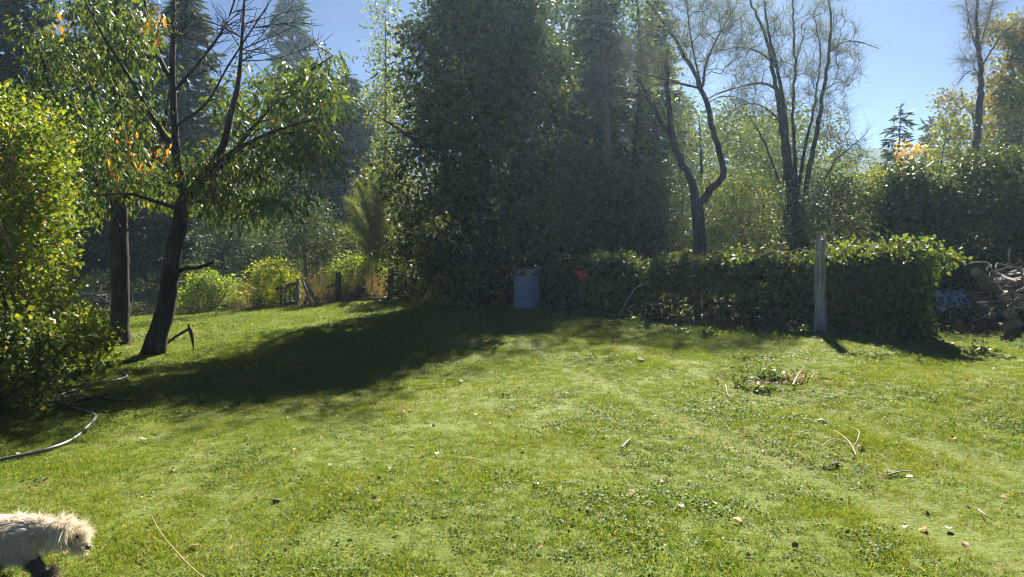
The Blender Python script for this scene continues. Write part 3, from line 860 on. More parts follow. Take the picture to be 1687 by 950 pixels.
def many_stem_tree():
    g = np.random.default_rng(72); Y = 24.0
    base = GX(1308, Y)
    t = thing('many_stemmed_tree', 'many stemmed tree with feathery upswept twigs against open sky', 'tree', base)
    s = Skel(10)
    b0 = base + (0, 0, -.2)
    R_ = lambda pts, rad: s.limb([b0 + (g.normal() * .12, g.normal() * .1, 0)] + pxl(pts, Y), rad, attach=False, wob=.015)
    R_([(1290, 400), (1296, 300), (1287, 200), (1275, 130), (1262, 60), (1240, 10), (1225, -40)], [.17, .15, .13, .10, .08, .06, .04, .02])
    R_([(1300, 400), (1302, 300), (1292, 180), (1280, 110), (1262, 30), (1258, -50)], [.15, .14, .11, .08, .06, .04, .02])
    R_([(1306, 380), (1310, 280), (1306, 190), (1310, 100), (1306, 10), (1310, -50)], [.13, .11, .08, .06, .05, .03, .015])
    R_([(1318, 400), (1330, 300), (1345, 220), (1358, 140), (1367, 80), (1368, 20), (1360, -40)], [.15, .13, .11, .09, .075, .06, .045, .02])
    R_([(1312, 400), (1318, 290), (1340, 180), (1352, 90), (1340, 20)], [.1, .09, .07, .045, .03, .015])
    R_([(1322, 410), (1345, 330), (1372, 270), (1405, 240), (1430, 215)], [.08, .07, .055, .04, .025, .01])
    R_([(1302, 390), (1280, 290), (1252, 220), (1225, 180)], [.08, .07, .05, .03, .01])
    s.limb(pxl([(1290, 155), (1262, 138, Y - .2), (1230, 140, Y - .5), (1180, 155, Y - .8), (1165, 165, Y - .9)], Y), [.055, .045, .035, .025, .015])
    s.limb(pxl([(1283, 115), (1255, 88, Y + .2), (1220, 78, Y + .3), (1180, 85, Y + .4)], Y), [.05, .04, .03, .015])
    s.limb(pxl([(1298, 215), (1262, 178, Y + .3), (1225, 172, Y + .5), (1188, 200, Y + .6)], Y), [.045, .035, .025, .012])
    s.limb(pxl([(1367, 85), (1392, 68, Y + .2), (1420, 70, Y + .3), (1448, 80, Y + .3)], Y), [.035, .028, .02, .01])
    s.limb(pxl([(1356, 150), (1380, 135, Y), (1400, 140, Y)], Y), [.025, .018, .01])
    T = pix_targets(g, [(1260, 60, 50, 70, 1), (1310, 60, 50, 80, 1), (1370, 40, 45, 60, 1), (1330, 140, 60, 60, 1), (1240, 160, 50, 50, .6), (1395, 110, 30, 50, .5), (1370, 200, 40, 50, .6), (1400, 250, 40, 30, .5)], Y, 1.6, 460)
    s.reach(T, minz=3.4, up=.7)
    a = Acc(); s.r_scale = .8; s.mesh(a, rtip=.0055, exp=.38, rough=.05); a.build('stems', M['bark'], t)
    Pn = np.array(s.p); nodes = np.where(Pn[:, 2] > 3.4)[0]
    broomy(g, s, nodes, 9000, .5, .008, 'broom', t, up=.6, droop=.25, spread=.7)
many_stem_tree()

def snag():
    g = np.random.default_rng(73); Y = 27
    base = GX(1612, Y)
    t = thing('snag_tree', 'lone bare trunk with feathery side twigs rising at the right', 'tree', base)
    s = Skel(12)
    s.limb([base + (0, 0, -.2)] + pxl([(1606, 300), (1611, 200), (1616, 140), (1613, 90), (1609, 40), (1610, 0), (1612, -60)], Y), [.2, .18, .16, .13, .11, .08, .05, .02], wob=.015)
    s.limb(pxl([(1618, 108), (1635, 80, Y - .3), (1655, 52, Y - .5), (1690, 28, Y - .8)], Y), [.04, .033, .025, .015])
    s.limb(pxl([(1612, 90), (1600, 50), (1592, 10), (1590, -20)], Y), [.035, .028, .02, .01])
    s.limb(pxl([(1614, 80), (1625, 40), (1636, 0), (1640, -30)], Y), [.035, .028, .02, .01])
    T = pix_targets(g, [(1600, 80, 18, 50, 1), (1605, 20, 28, 30, 1), (1592, 110, 16, 30, .7), (1630, 20, 16, 30, .6)], Y, .8, 46)
    s.reach(T, minz=5.0, up=.3); s.r_scale = .75
    a = Acc(); s.mesh(a, rtip=.006, rough=.05); a.build('trunk', M['bark'], t)
    Pn = np.array(s.p); nodes = np.where(Pn[:, 2] > 6.3)[0]
    broomy(g, s, nodes, 1800, .6, .010, 'dead_twig', t, up=.1, droop=.6)
snag()

leafy_tree('oak_tree', 'tall autumn oak turning orange brown at the right edge', 1672, 29, 28, 130, 'oak_autumn', 81, n=210, per=95, L=.14, Wd=.085, trunk_r=.2, low=.25)
leafy_tree('oak_tree', 'lower orange tinged oak beside the lone bare trunk', 1590, 33, 145, 130, 'oak_autumn', 82, n=110, per=80, L=.14, Wd=.085, trunk_r=.14)
leafy_tree('birch_tree', 'small bright yellow tree in front of the spruce', 1496, 30, 235, 46, 'yellow_tree', 83, n=50, per=60, L=.11, Wd=.07, trunk_r=.05)
leafy_tree('wild_tree', 'olive green bushy tree left of the lone bare trunk', 1555, 25, 200, 100, 'broad_lime', 84, n=90, per=70, L=.10, Wd=.05, trunk_r=.08, shape=lambda f: .95 - .5 * f)
leafy_tree('wild_tree', 'green bushy tree behind the many stemmed tree', 1290, 34, 200, 230, 'broad_green', 85, n=150, per=80, L=.13, Wd=.08, trunk_r=.12)
leafy_tree('wild_tree', 'yellowing green tree behind the forked tree', 1150, 31, 178, 200, 'broad_green', 86, n=130, per=80, L=.12, Wd=.075, trunk_r=.12)
leafy_tree('wild_tree', 'dark green tree in the gap between the forked and many stemmed trees', 1218, 40, 185, 170, 'broad_dark', 94, n=130, per=80, L=.18, Wd=.11, trunk_r=.14)
leafy_tree('wild_tree', 'yellow green tree below the hill gap', 1415, 36, 285, 120, 'broad_lime', 87, n=90, per=80, L=.13, Wd=.08, trunk_r=.1)
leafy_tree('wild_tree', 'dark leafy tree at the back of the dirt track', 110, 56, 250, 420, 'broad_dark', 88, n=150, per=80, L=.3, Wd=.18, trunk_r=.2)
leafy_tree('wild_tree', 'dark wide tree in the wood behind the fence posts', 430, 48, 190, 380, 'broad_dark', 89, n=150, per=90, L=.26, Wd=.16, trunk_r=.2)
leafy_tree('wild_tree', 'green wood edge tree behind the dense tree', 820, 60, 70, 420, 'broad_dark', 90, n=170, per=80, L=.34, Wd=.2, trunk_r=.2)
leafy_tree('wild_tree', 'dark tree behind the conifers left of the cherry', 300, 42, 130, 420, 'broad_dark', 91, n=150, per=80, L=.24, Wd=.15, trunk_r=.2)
leafy_tree('wild_tree', 'green tree above the brambles at the right edge', 1690, 24, 130, 120, 'broad_green', 92, n=90, per=80, L=.1, Wd=.06, trunk_r=.12)

# ------------------------------------------------------------------ shrubs
dome = lambda f: math.sqrt(max(0.02, 1 - (f * .98) ** 2.6))
def shrub(name, label, px, Y, topy, wpx, mat, seed, n=70, per=70, L=.07, Wd=.045, bark='twig_brown', stems=5, **kw):
    return leafy_tree(name, label, px, Y, topy, wpx, mat, seed, n=n, per=per, L=L, Wd=Wd, trunk_r=kw.pop('trunk_r', .03), shape=kw.pop('shape', dome), bark=bark, low=kw.pop('low', .04), cat='shrub', stems=stems, **kw)

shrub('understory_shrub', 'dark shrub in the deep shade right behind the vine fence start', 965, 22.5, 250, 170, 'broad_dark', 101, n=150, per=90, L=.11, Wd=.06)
shrub('understory_shrub', 'dark glossy shrub below the forked tree', 1075, 23.5, 265, 190, 'bramble', 102, n=150, per=90, L=.085, Wd=.05)
shrub('understory_shrub', 'glossy green shrub between forked and many stemmed trees', 1215, 23.4, 285, 170, 'broad_green', 103, n=150, per=90, L=.08, Wd=.05)
shrub('understory_shrub', 'dark green shrub right of the many stemmed tree', 1370, 22.6, 300, 170, 'bramble', 104, n=140, per=90, L=.08, Wd=.05)
shrub('understory_shrub', 'yellowish shrub behind the weathered post', 1430, 24, 285, 130, 'broad_lime', 105, n=90, per=80, L=.09, Wd=.055)
shrub('bramble_thicket', 'dark bramble mound behind the vine fence end', 1500, 16.5, 283, 170, 'bramble', 106, n=170, per=110, L=.085, Wd=.06)
shrub('bramble_thicket', 'large glossy bramble mound above the woodpile', 1625, 16.8, 262, 230, 'bramble', 107, n=230, per=110, L=.085, Wd=.06)
shrub('bramble_thicket', 'bramble mound running out of the right edge', 1790, 16.5, 280, 200, 'bramble', 108, n=140, per=90, L=.085, Wd=.06)
shrub('rose_thicket', 'wild shrub with yellowing leaves on top of the bramble mound', 1445, 20, 268, 90, 'yellow_shrub', 109, n=30, per=50)
shrub('understory_shrub', 'dark shrub hugging the foot of the dense tree on the left', 690, 21.4, 330, 120, 'plum', 110, n=110, per=90, L=.08, Wd=.045)
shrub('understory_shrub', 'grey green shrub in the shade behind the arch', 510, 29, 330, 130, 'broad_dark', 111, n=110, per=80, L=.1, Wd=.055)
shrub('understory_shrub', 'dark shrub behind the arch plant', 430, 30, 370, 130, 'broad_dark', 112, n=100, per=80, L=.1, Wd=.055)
shrub('yellow_bush', 'yellow green bush right of the leaning cherry trunk', 345, 23, 455, 95, 'lime_shrub', 113, n=60, per=70, L=.085, Wd=.05)
shrub('yellow_bush', 'bright yellow bush between the two thick fence posts', 622, 23.5, 436, 60, 'yellow_shrub', 114, n=50, per=60, L=.085, Wd=.05)
shrub('yellow_bush', 'yellow bush behind the leaning planks', 470, 24, 440, 60, 'yellow_shrub', 115, n=26, per=55, L=.085, Wd=.05)
shrub('yellow_bush', 'mixed yellow and green bush behind the broken board', 575, 25, 424, 90, 'lime_shrub', 116, n=70, per=60, L=.085, Wd=.05)
shrub('yellow_bush', 'yellow green growth right of the thick fence post', 672, 24.5, 420, 70, 'lime_shrub', 117, n=60, per=60, L=.085, Wd=.05)
shrub('yellow_bush', 'small bright yellow shrub at the foot of the rose bush', 138, 10.2, 520, 54, 'yellow_shrub', 118, n=40, per=55, L=.055, Wd=.035)
shrub('elder_bush', 'dark bush filling the shade behind the two trunks', 230, 58, 380, 300, 'broad_dark', 119, n=150, per=80, L=.24, Wd=.14)
shrub('elder_bush', 'dim green bush right of the leaning cherry trunk', 320, 28, 440, 90, 'broad_green', 120, n=60, per=70, L=.1, Wd=.06)
shrub('yellow_bush', 'low yellow bush left of the arch plant', 392, 26, 470, 60, 'lime_shrub', 121, n=36, per=50, L=.085, Wd=.05)

# juniper with light green sprays
def juniper():
    g = np.random.default_rng(131); Y = 28
    base = GX(372, Y)
    t = thing('juniper_tree', 'feathery green juniper beside the leaning cherry trunk', 'tree', base)
    s = Skel(14)
    s.limb([base + (0, 0, -.2), base + (.05, 0, .8), P(362, 400, Y), P(365, 345, Y)], [.1, .085, .06, .02])
    T = pix_targets(g, [(380, 375, 38, 38, 1.4), (350, 400, 50, 35, 1), (340, 350, 50, 30, .8), (395, 400, 25, 22, .6), (350, 450, 55, 30, .9)], Y, 1.0, 120)
    s.reach(T, minz=base[2] + .8)
    a = Acc(); s.mesh(a, rtip=.005); a.build('trunk', M['bark'], t)
    pos, d = cloud(g, T, .3, 110)
    la = Acc(); leaves(la, pos, unit(d + np.array([.2, 0, .2])), .11, .026, g, up=.3); la.build('crown', M['juniper'], t)
juniper()

def broom_bush():
    g = np.random.default_rng(132); Y = 25.0
    base = GX(628, Y)
    t = thing('broom_bush', 'feathery pale green broom bush with fanning stems behind the fence', 'shrub', base)
    s = Skel(15)
    for px, py in [(578, 335), (592, 308), (612, 288), (630, 278), (648, 290), (664, 312), (584, 365), (652, 350), (574, 385), (620, 320), (600, 340)]:
        tip = P(px, py, Y + g.normal() * .5)
        mid = base * .45 + tip * .55 + np.array([(base[0] - tip[0]) * .15, 0, .3])
        s.limb([base + (g.normal() * .1, g.normal() * .1, -.1), mid, tip], [.04, .028, .008], attach=False)
    a = Acc(); s.mesh(a); a.build('stems', M['twig_brown'], t)
    Pn = np.array(s.p); nodes = np.where(Pn[:, 2] > base[2] + .7)[0]
    broomy(g, s, nodes, 15000, .36, .014, 'broom_pale', t, up=.3, spread=.85, droop=.4)
broom_bush()

# rose bush at the left edge
def rose_bush():
    g = np.random.default_rng(141); Y = 8.6
    base = G(45, 640)
    t = thing('rose_bush', 'big yellow green wild rose bush with red hips at the left edge', 'shrub', base)
    s = Skel(16)
    for k in range(16):
        px = g.uniform(-170, 100); py = np.interp(px, [-170, 0, 60, 100], [110, 150, 250, 360]) + g.uniform(0, 120)
        tip = P(px, py, Y + g.normal() * .7)
        b = base + np.array([g.uniform(-1.3, .25), g.normal() * .4, -.08])
        s.limb([b, b * .5 + tip * .5 + np.array([.1, 0, .25]), tip], [.024, .016, .006], attach=False, wob=.02)
    T = pix_targets(g, [(10, 290, 95, 140, 2.2), (66, 400, 46, 105, 1.5), (-90, 250, 100, 150, 1.6), (0, 470, 110, 110, 1.8), (70, 290, 38, 65, .6), (-100, 480, 110, 120, 1.2), (40, 190, 60, 50, .5)], Y, .9, 330)
    s.reach(T, minz=base[2] + .2)
    T2 = np.array([P(px + g.normal() * 32, py + g.normal() * 16, Y - 1.0 + g.normal() * .25) for px, py in [(20, 540), (50, 570), (0, 600), (30, 625), (80, 555), (-60, 580), (60, 600), (15, 650)] for _ in range(8)])
    T2[:, 2] = np.maximum(T2[:, 2], gz(T2[:, 0], T2[:, 1]) + .06)
    s.reach(T2, minz=base[2] + .05, up=.5)
    a = Acc(); s.mesh(a, rtip=.003, sides=(6, 4)); a.build('stems', M['twig_brown'], t)
    pos, d = cloud(g, T, .23, 84)
    la = Acc(); leaves(la, pos, unit(d * .5 + g.normal(size=d.shape) * .6), .052, .034, g, up=.4); la.build('foliage', M['rose'], t)
    pos, d = cloud(g, T2, .22, 46)
    pos[:, 2] = np.maximum(pos[:, 2], gz(pos[:, 0], pos[:, 1]) + .02)
    lb = Acc(); leaves(lb, pos, unit(d * .5 + g.normal(size=d.shape) * .6), .06, .048, g, up=.45)
    o = lb.build('lower_foliage', M['rose_low'], t); o['label'] = 'greener broad bramble leaves low on the bush'
    sv = np.array([(0, 0, 1), (1, 0, 0), (0, 1, 0), (-1, 0, 0), (0, -1, 0), (0, 0, -1.3)], float) * .011
    sf = [(0, 1, 2), (0, 2, 3), (0, 3, 4), (0, 4, 1), (5, 2, 1), (5, 3, 2), (5, 4, 3), (5, 1, 4)]
    hm = Acc().add(sv, T=sf).mesh('rosehip', [M['hip']])
    for (px, py, n) in [(28, 420, 8), (44, 493, 8), (10, 380, 4), (70, 330, 5), (60, 450, 5), (95, 400, 4), (35, 300, 4)]:
        for _ in range(n):
            o = bpy.data.objects.new('rosehip', hm); C.objects.link(o); o.parent = t
            o.location = P(px + g.normal() * 6, py + g.normal() * 6, Y - .95 + g.normal() * .1) - base
rose_bush()

# ------------------------------------------------------------------ vine covered fence
HX = [905, 980, 1050, 1120, 1200, 1280, 1350, 1410, 1460, 1490]
HY = [17.3, 16.7, 16.1, 15.4, 14.6, 13.9, 13.3, 12.7, 12.1, 11.8]
HT = [448, 446, 447, 434, 432, 434, 434, 426, 420, 424]
def vine_fence():
    g = np.random.default_rng(151)
    base = GX(1200, 14.1)
    t = thing('vine_fence', 'old wooden fence buried under a thick mantle of green vine', 'fence', base)
    w = Acc()
    n = 620; T = []; thick = .34
    for _ in range(n):
        f = g.random() * (len(HX) - 1); k = np.arange(len(HX))
        px = np.interp(f, k, HX); Y = np.interp(f, k, HY)
        b = GX(px, Y); top = P(px, np.interp(f, k, HT) + 26 * float(vnoise(px, 0, 34, 61)) + 12 * float(vnoise(px, 0, 13, 62)), Y)[2]; h = top - b[2]
        a_ = g.uniform(-.15, 1) * math.pi
        lum = 1 + .16 * math.sin(px * .045) + .14 * math.sin(px * .11 + 1) + .08 * g.normal()
        q = g.random()
        if q < .55:      # front and back skins
            side = -1 if g.random() < .72 else 1
            z = g.random() * h * .95
            off = side * thick * (1.0 if z < h * .75 else .75) * lum
        else:            # rounded top
            z = h * (.86 + .14 * g.random()) * (lum * .5 + .5); off = g.uniform(-.8, .8) * thick
        T.append(b + (0, off + .22 * float(vnoise(px, z * 40, 22, 63)), z))
    T = np.array(T)
    # the right hand end folds over and sends out loose shoots
    endp = GX(1495, 11.75)
    E = np.array([endp + (g.uniform(-.1, .12), g.uniform(-.35, .4), g.random() * 1.15) for _ in range(60)])
    SH = np.array([P(px + g.normal() * 5, py + g.normal() * 5, 11.75 + g.normal() * .2) for px, py in [(1490, 400), (1510, 398), (1530, 402), (1548, 408), (1565, 420), (1582, 424), (1535, 428), (1545, 440), (1400, 410), (1385, 416), (1440, 406), (1465, 402), (1210, 418), (1225, 420)] for _ in range(4)])
    tops = []
    for f in np.linspace(1.2, len(HX) - 1, 60):
        k = np.arange(len(HX)); px = np.interp(f, k, HX) + g.normal() * 4; Yh = np.interp(f, k, HY)
        for q in range(2): tops.append(P(px, np.interp(f, k, HT) - g.uniform(2, 16), Yh + g.normal() * .2))
    for _ in range(70):      # trailing shoots and weeds hanging off the front face
        f = g.random() * (len(HX) - 1); k = np.arange(len(HX)); px = np.interp(f, k, HX); Yh = np.interp(f, k, HY)
        tops.append(GX(px, Yh) + (0, -thick - g.uniform(.08, .26), g.random() ** 1.5 * .95 + .04))
    SH = np.vstack([SH, np.array(tops)])
    s = Skel(18)
    for f in np.linspace(.2, len(HX) - 1.2, 15):
        k = np.arange(len(HX)); b = GX(np.interp(f, k, HX), np.interp(f, k, HY))
        s.limb([b + (g.normal() * .05, g.normal() * .1, -.05), b + (g.normal() * .1, g.normal() * .15, .6), b + (g.normal() * .15, g.normal() * .1, 1.05)], [.022, .017, .008], attach=False)
    allT = np.vstack([T, E, SH])
    s.reach(allT, minz=-1)
    a = Acc(); s.mesh(a, rtip=.003, sides=(6, 4)); a.build('stems', M['twig_brown'], t)
    pos, d = cloud(g, np.vstack([T, E]), .22, 66, .9)
    p2, d2 = cloud(g, SH, .12, 16)
    n1 = len(pos); pos = np.vstack([pos, p2]); d = np.vstack([d, d2])
    pos[:, 2] = np.maximum(pos[:, 2], gz(pos[:, 0], pos[:, 1]) + .03)
    d = unit(d * .4 + g.normal(size=d.shape) * .45 + np.array([0, -.25, -.55]))
    la = Acc(); leaves(la, pos[:n1], d[:n1], .074, .064, g, up=.45, fold=.15, sizevar=.4); leaves(la, pos[n1:], d[n1:], .056, .046, g, up=.4, fold=.15, sizevar=.4); la.build('foliage', M['vine'], t)
    # fence posts and rails inside
    k = np.arange(len(HX))
    for px, tp in [(912, 445), (1030, 428), (1150, 445), (1270, 445), (1400, 440), (1530, 445)]:
        Y = np.interp(px, HX, HY); b = GX(px, Y); top = P(px, tp, Y)
        pa = Acc(); tube(pa, [b + (0, 0, -.2), (b + top) / 2, top], [.07, .068, .062], 8, cap=True, rough=.04, seed=px)
        pa.build('post', M['wood_grey'], t)
    for zf in (.3, .62):
        ra = Acc(); tube(ra, [GX(px, Y) + (0, .06, zf) for px, Y in zip(HX, HY)], .035, 6, cap=True, rough=.05)
        ra.build('rail', M['wood_dark'], t)
vine_fence()

# red sheet hung on the fence
def red_sheet():
    Y = 16.05
    pts = [(944, 444), (962, 444), (972, 455), (961, 466), (952, 456)]
    a = Acc(); c = P(957, 454, Y); g = np.random.default_rng(5)
    ring = [P(px, py, Y) for px, py in pts]
    # two layers for thickness, gently rippled
    rows = []
    for off in (0, .006):
        V = [c + (0, off - .02, 0)]
        for r_ in (.5, 1.0):
            for i in range(20):
                f = i / 20 * 5; k = int(f); q = ring[k] * (1 - f + k) + ring[(k + 1) % 5] * (f - k)
                V.append(c + (q - c) * r_ + np.array([0, off + .012 * math.sin(i * 1.9 + r_ * 3), 0]))
        rows.append(V)
    V = rows[0] + rows[1]; n = 41; T = []; Q = []
    for o in (0, n):
        fl = (lambda t_: t_) if o else (lambda t_: t_[::-1])
        for i in range(20):
            j = (i + 1) % 20
            T.append(fl((o, o + 1 + i, o + 1 + j)))
            Q.append(fl((o + 1 + i, o + 21 + i, o + 21 + j, o + 1 + j)))
    for i in range(20):
        j = (i + 1) % 20; Q.append((21 + i, 21 + j, n + 21 + j, n + 21 + i))
    a.add(V, Q, T)
    m = solid_mat('red_plastic', [(.3, (.42, .03, .03)), (.6, (.6, .05, .045)), (.85, (.7, .14, .11))], 14, rough=.5, bump=.2)
    o = a.build('plastic_sheet', m, origin=c)
    tag(o, 'small red plastic sheet caught on the vine fence right of the drum', 'sheet')
red_sheet()

# ------------------------------------------------------------------ blue ribbed drum
def drum():
    base = GX(868, 17.2)
    t = thing('steel_drum', 'rusty blue ribbed steel drum with pale band of lettering', 'drum', base)
    rad, h = .30, .90
    def ring(a, prof, sides=40, m=0):
        V = []; n = len(prof)
        for r_, z in prof:
            for i in range(sides):
                an = 2 * math.pi * i / sides; V.append(base + (r_ * math.cos(an), r_ * math.sin(an), z))
        Q = [(i * sides + j, i * sides + (j + 1) % sides, (i + 1) * sides + (j + 1) % sides, (i + 1) * sides + j) for i in range(n - 1) for j in range(sides)]
        a.add(V, Q, m=m)
    prof = [(.02, 0.0), (rad, 0.0)]
    z = .02; 
    for i in range(14):
        prof += [(rad - .012, z), (rad + .006, z + .018), (rad + .006, z + .028), (rad - .012, z + .046)]
        z += .052
    def steel(name, c0, c1, rust):
        m, nt, out = new_mat(name)
        tc = N(nt, 'TexCoord'); mp = N(nt, 'Mapping'); mp.inputs['Scale'].default_value = (1, 1, 1.6); nt.links.new(tc.outputs['Object'], mp.inputs[0])
        n1 = noise(nt, 4.5, 8, .7, mp.outputs[0]); n2 = noise(nt, 2.0, 3, .5, mp.outputs[0])
        base_ = ramp(nt, [(.35, c0), (.65, c1)], n2.outputs[0])
        ru = ramp(nt, [(.3, (.10, .05, .028)), (.7, (.22, .105, .055))], n1.outputs[0])
        f = ramp(nt, [(rust - .06, (0, 0, 0)), (rust + .05, (1, 1, 1))], n1.outputs[0])
        mx = N(nt, 'MixRGB'); nt.links.new(f.outputs[0], mx.inputs[0]); nt.links.new(base_.outputs[0], mx.inputs[1]); nt.links.new(ru.outputs[0], mx.inputs[2])
        pb = N(nt, 'BsdfPrincipled'); nt.links.new(mx.outputs[0], pb.inputs['Base Color']); pb.inputs['Roughness'].default_value = .5; pb.inputs['Metallic'].default_value = .15
        nt.links.new(pb.outputs[0], out.inputs['Surface']); return m
    blue = steel('blue_steel', (.2, .28, .34), (.3, .38, .44), .63)
    pale = steel('pale_band_steel', (.5, .45, .38), (.62, .58, .5), .5)
    a = Acc(); ring(a, prof); a.build('body', blue, t)
    b = Acc(); ring(b, [(rad - .004, z), (rad + .003, z + .004), (rad + .003, .885)]); bo = b.build('band', pale, t); bo['label'] = 'pale rusty band with worn black letters'
    r_ = Acc(); an = np.linspace(0, 2 * np.pi, 41)
    tube(r_, np.stack([base[0] + (rad + .004) * np.cos(an), base[1] + (rad + .004) * np.sin(an), np.full(41, base[2] + .893)], -1), .011, 6)
    r_.build('rim', steel('rim_steel', (.25, .2, .16), (.34, .3, .26), .5), t)
    l = Acc(); ring(l, [(rad - .004, .87), (.15, .868), (.002, .868)]); l.build('lid', steel('lid_steel', (.2, .16, .13), (.3, .25, .2), .45), t)
    # worn letters curved round the band
    ink = solid_mat('worn_black_print', [(.3, (.03, .03, .03)), (.7, (.09, .08, .075))], 30, bump=0)
    for txt, ang0 in (('GIF', -118), ('F', -62)):
        cu = bpy.data.curves.new('letters', 'FONT'); cu.body = txt; cu.size = .13; cu.align_x = 'CENTER'; cu.resolution_u = 3
        tmp = bpy.data.objects.new('letters_tmp', cu); C.objects.link(tmp)
        me = bpy.data.meshes.new_from_object(tmp.evaluated_get(bpy.context.evaluated_depsgraph_get()))
        C.objects.unlink(tmp); bpy.data.objects.remove(tmp)
        for v in me.vertices:
            x, y = v.co.x, v.co.y; an_ = R(ang0) + x / rad
            v.co = (math.cos(an_) * (rad + .0055), math.sin(an_) * (rad + .0055), z + .018 + y)
        me.materials.clear(); me.materials.append(ink)
        o = bpy.data.objects.new('lettering', me); C.objects.link(o); o.parent = bo
drum()

# ------------------------------------------------------------------ weathered post in front of the vine
def weathered_post():
    base = G(1350, 549); Y = base[1]
    t = thing('weathered_post', 'tall weathered grey wooden post with knots in front of the vine fence', 'post', base)
    g = np.random.default_rng(3)
    top = P(1352, 390, Y); pts, _ = smooth_path([base + (0, 0, -.2), base + (.005, 0, .4), (base + top) / 2 + np.array([-.01, 0, 0]), top], .05)
    n = len(pts); rad = np.interp(np.linspace(0, 1, n), [0, .2, .6, 1], [.105, .1, .088, .075])
    a = Acc(); sides = 14
    an = np.linspace(0, 2 * np.pi, sides, endpoint=False)
    prof = 1 + .05 * np.sin(an * 3 + 1) + .05 * g.normal(size=sides)
    rr = rad[:, None] * prof[None] * (1 + .02 * g.normal(size=(n, sides)))
    V = pts[:, None] + np.stack([rr * np.cos(an), rr * np.sin(an), np.zeros_like(rr)], -1)
    V[-1, :, 2] += np.where(np.sin(an * 2 + .6) > 0.2, .045, -.05) + .02 * g.normal(size=sides)     # split top
    V = V.reshape(-1, 3)
    i = np.arange(n - 1)[:, None] * sides; j = np.arange(sides)[None]; k = (j + 1) % sides
    a.add(V, np.stack([i + j, i + k, i + sides + k, i + sides + j], -1).reshape(-1, 4))
    ring = V[-sides:]; a.add(np.vstack([ring, ring.mean(0) - (0, 0, .06)]), T=[(x, (x + 1) % sides, sides) for x in range(sides)])
    a.build('shaft', M['wood_old'], t)
    for q in range(13):
        f = g.uniform(.15, .95); ang = g.uniform(R(170), R(370)); p = pts[int(f * (n - 1))]; r_ = rad[int(f * (n - 1))]
        d = np.array([math.cos(ang), math.sin(ang), .25]); b = Acc()
        tube(b, [p + d * (r_ - .03), p + d * (r_ + .004), p + d * (r_ + .018)], [.028, .02, .011], 6, cap=True, rough=.1, seed=q)
        b.build('knot', M['wood_old'], t)
weathered_post()

# ------------------------------------------------------------------ old fence at the far left of the lawn
def old_fence():
    base = GX(557, 22)
    t = thing('rail_fence', 'broken rustic fence of round posts and rails at the lawn edge', 'fence', base)
    def post(px, Y, tp, r_, mat='wood_dark', lean=0):
        b = GX(px, Y); tpv = P(px + lean, tp, Y); a = Acc()
        tube(a, [b + (0, 0, -.25), b * .6 + tpv * .4, tpv], [r_ * 1.12, r_, r_ * .92], 9, cap=True, rough=.05, seed=px)
        a.build('post', M[mat], t)
    post(645, 21.6, 441, .095); post(557, 22, 448, .085); post(490, 22.4, 458, .055, 'wood_grey'); post(427, 23, 470, .06, 'wood_grey'); post(372, 24, 476, .05, 'wood_dark', 6)
    def rail(pts, r_, mat='wood_dark'):
        a = Acc(); q, _ = smooth_path(pts, .15); tube(a, q, np.linspace(r_, r_ * .85, len(q)), 7, cap=True, rough=.06, seed=len(q)); a.build('rail', M[mat], t)
    rail([P(648, 450, 21.5), P(672, 458, 21.2), P(698, 464, 20.9)], .065)
    rail([P(455, 476, 22.6), P(475, 470, 22.5), P(492, 466, 22.3)], .055)
    rail([P(558, 498, 21.8), P(600, 494, 21.7), P(645, 492, 21.5)], .06)
    rail([P(470, 500, 22.4), P(490, 497, 22.3)], .05, 'wood_grey')
    rail([P(538, 474, 22.2), P(556, 466, 22.0)], .025)
    for px, tp in [(462, 474), (469, 470), (477, 472), (484, 476), (668, 462), (680, 466), (660, 458)]:
        Y = 22.5 if px < 600 else 21.3; b = GX(px, Y); a = Acc()
        plank(a, b + (0, 0, -.05), P(px + 1, tp, Y), .07, .025, seed=px); a.build('picket', M['wood_grey' if px % 2 else 'wood_dark'], t)
old_fence()

def loose_planks():
    data = [(512, 505, 497, 459, 22.0, .065, 'leaning grey plank, left of the crossed pair on the fence', 'wood_grey'),
            (523, 503, 503, 462, 21.9, .075, 'leaning grey plank, right of the crossed pair on the fence', 'wood_grey'),
            (500, 506, 510, 478, 22.1, .05, 'short dark prop crossing behind the leaning planks', 'wood_dark'),
            (572, 494, 592, 471, 21.9, .13, 'fallen dark board leaning between the two thick posts', 'wood_dark'),
            (578, 497, 600, 473, 21.8, .12, 'second fallen board beside the thick fence post', 'wood_dark')]
    for k, (x0, y0, x1, y1, Y, w, lab, mat) in enumerate(data):
        b = GX(x0, Y); tp = P(x1, y1, Y + .25)
        a = Acc(); plank(a, b + (0, 0, -.02), tp, w, .035, seed=k); o = a.build('wooden_plank', M[mat], origin=b); tag(o, lab, 'plank')
loose_planks()

def arch_plant():
    g = np.random.default_rng(161); Y = 22.6
    base = GX(447, Y)
    t = thing('climbing_arch', 'yellow leafed climber arching over the old fence', 'climber', base)
    path = [P(428, 505, Y), P(424, 470, Y), P(428, 448, Y), P(440, 434, Y), P(455, 438, Y), P(466, 455, Y), P(472, 470, Y), P(470, 500, Y)]
    q, _ = smooth_path(path, .1)
    a = Acc(); tube(a, q, .025, 6, rough=.1); a.build('stems', M['twig_brown'], t)
    T = np.vstack([q + g.normal(size=q.shape) * .08, np.array([P(436 + g.normal() * 7, g.uniform(440, 505), Y + g.normal() * .2) for _ in range(44)]), np.array([P(484 + g.normal() * 5, g.uniform(452, 470), Y) for _ in range(8)])])
    pos, d = cloud(g, T, .24, 42)
    la = Acc(); leaves(la, pos, d, .075, .05, g, up=.35); la.build('foliage', M['yellow_shrub'], t)
arch_plant()

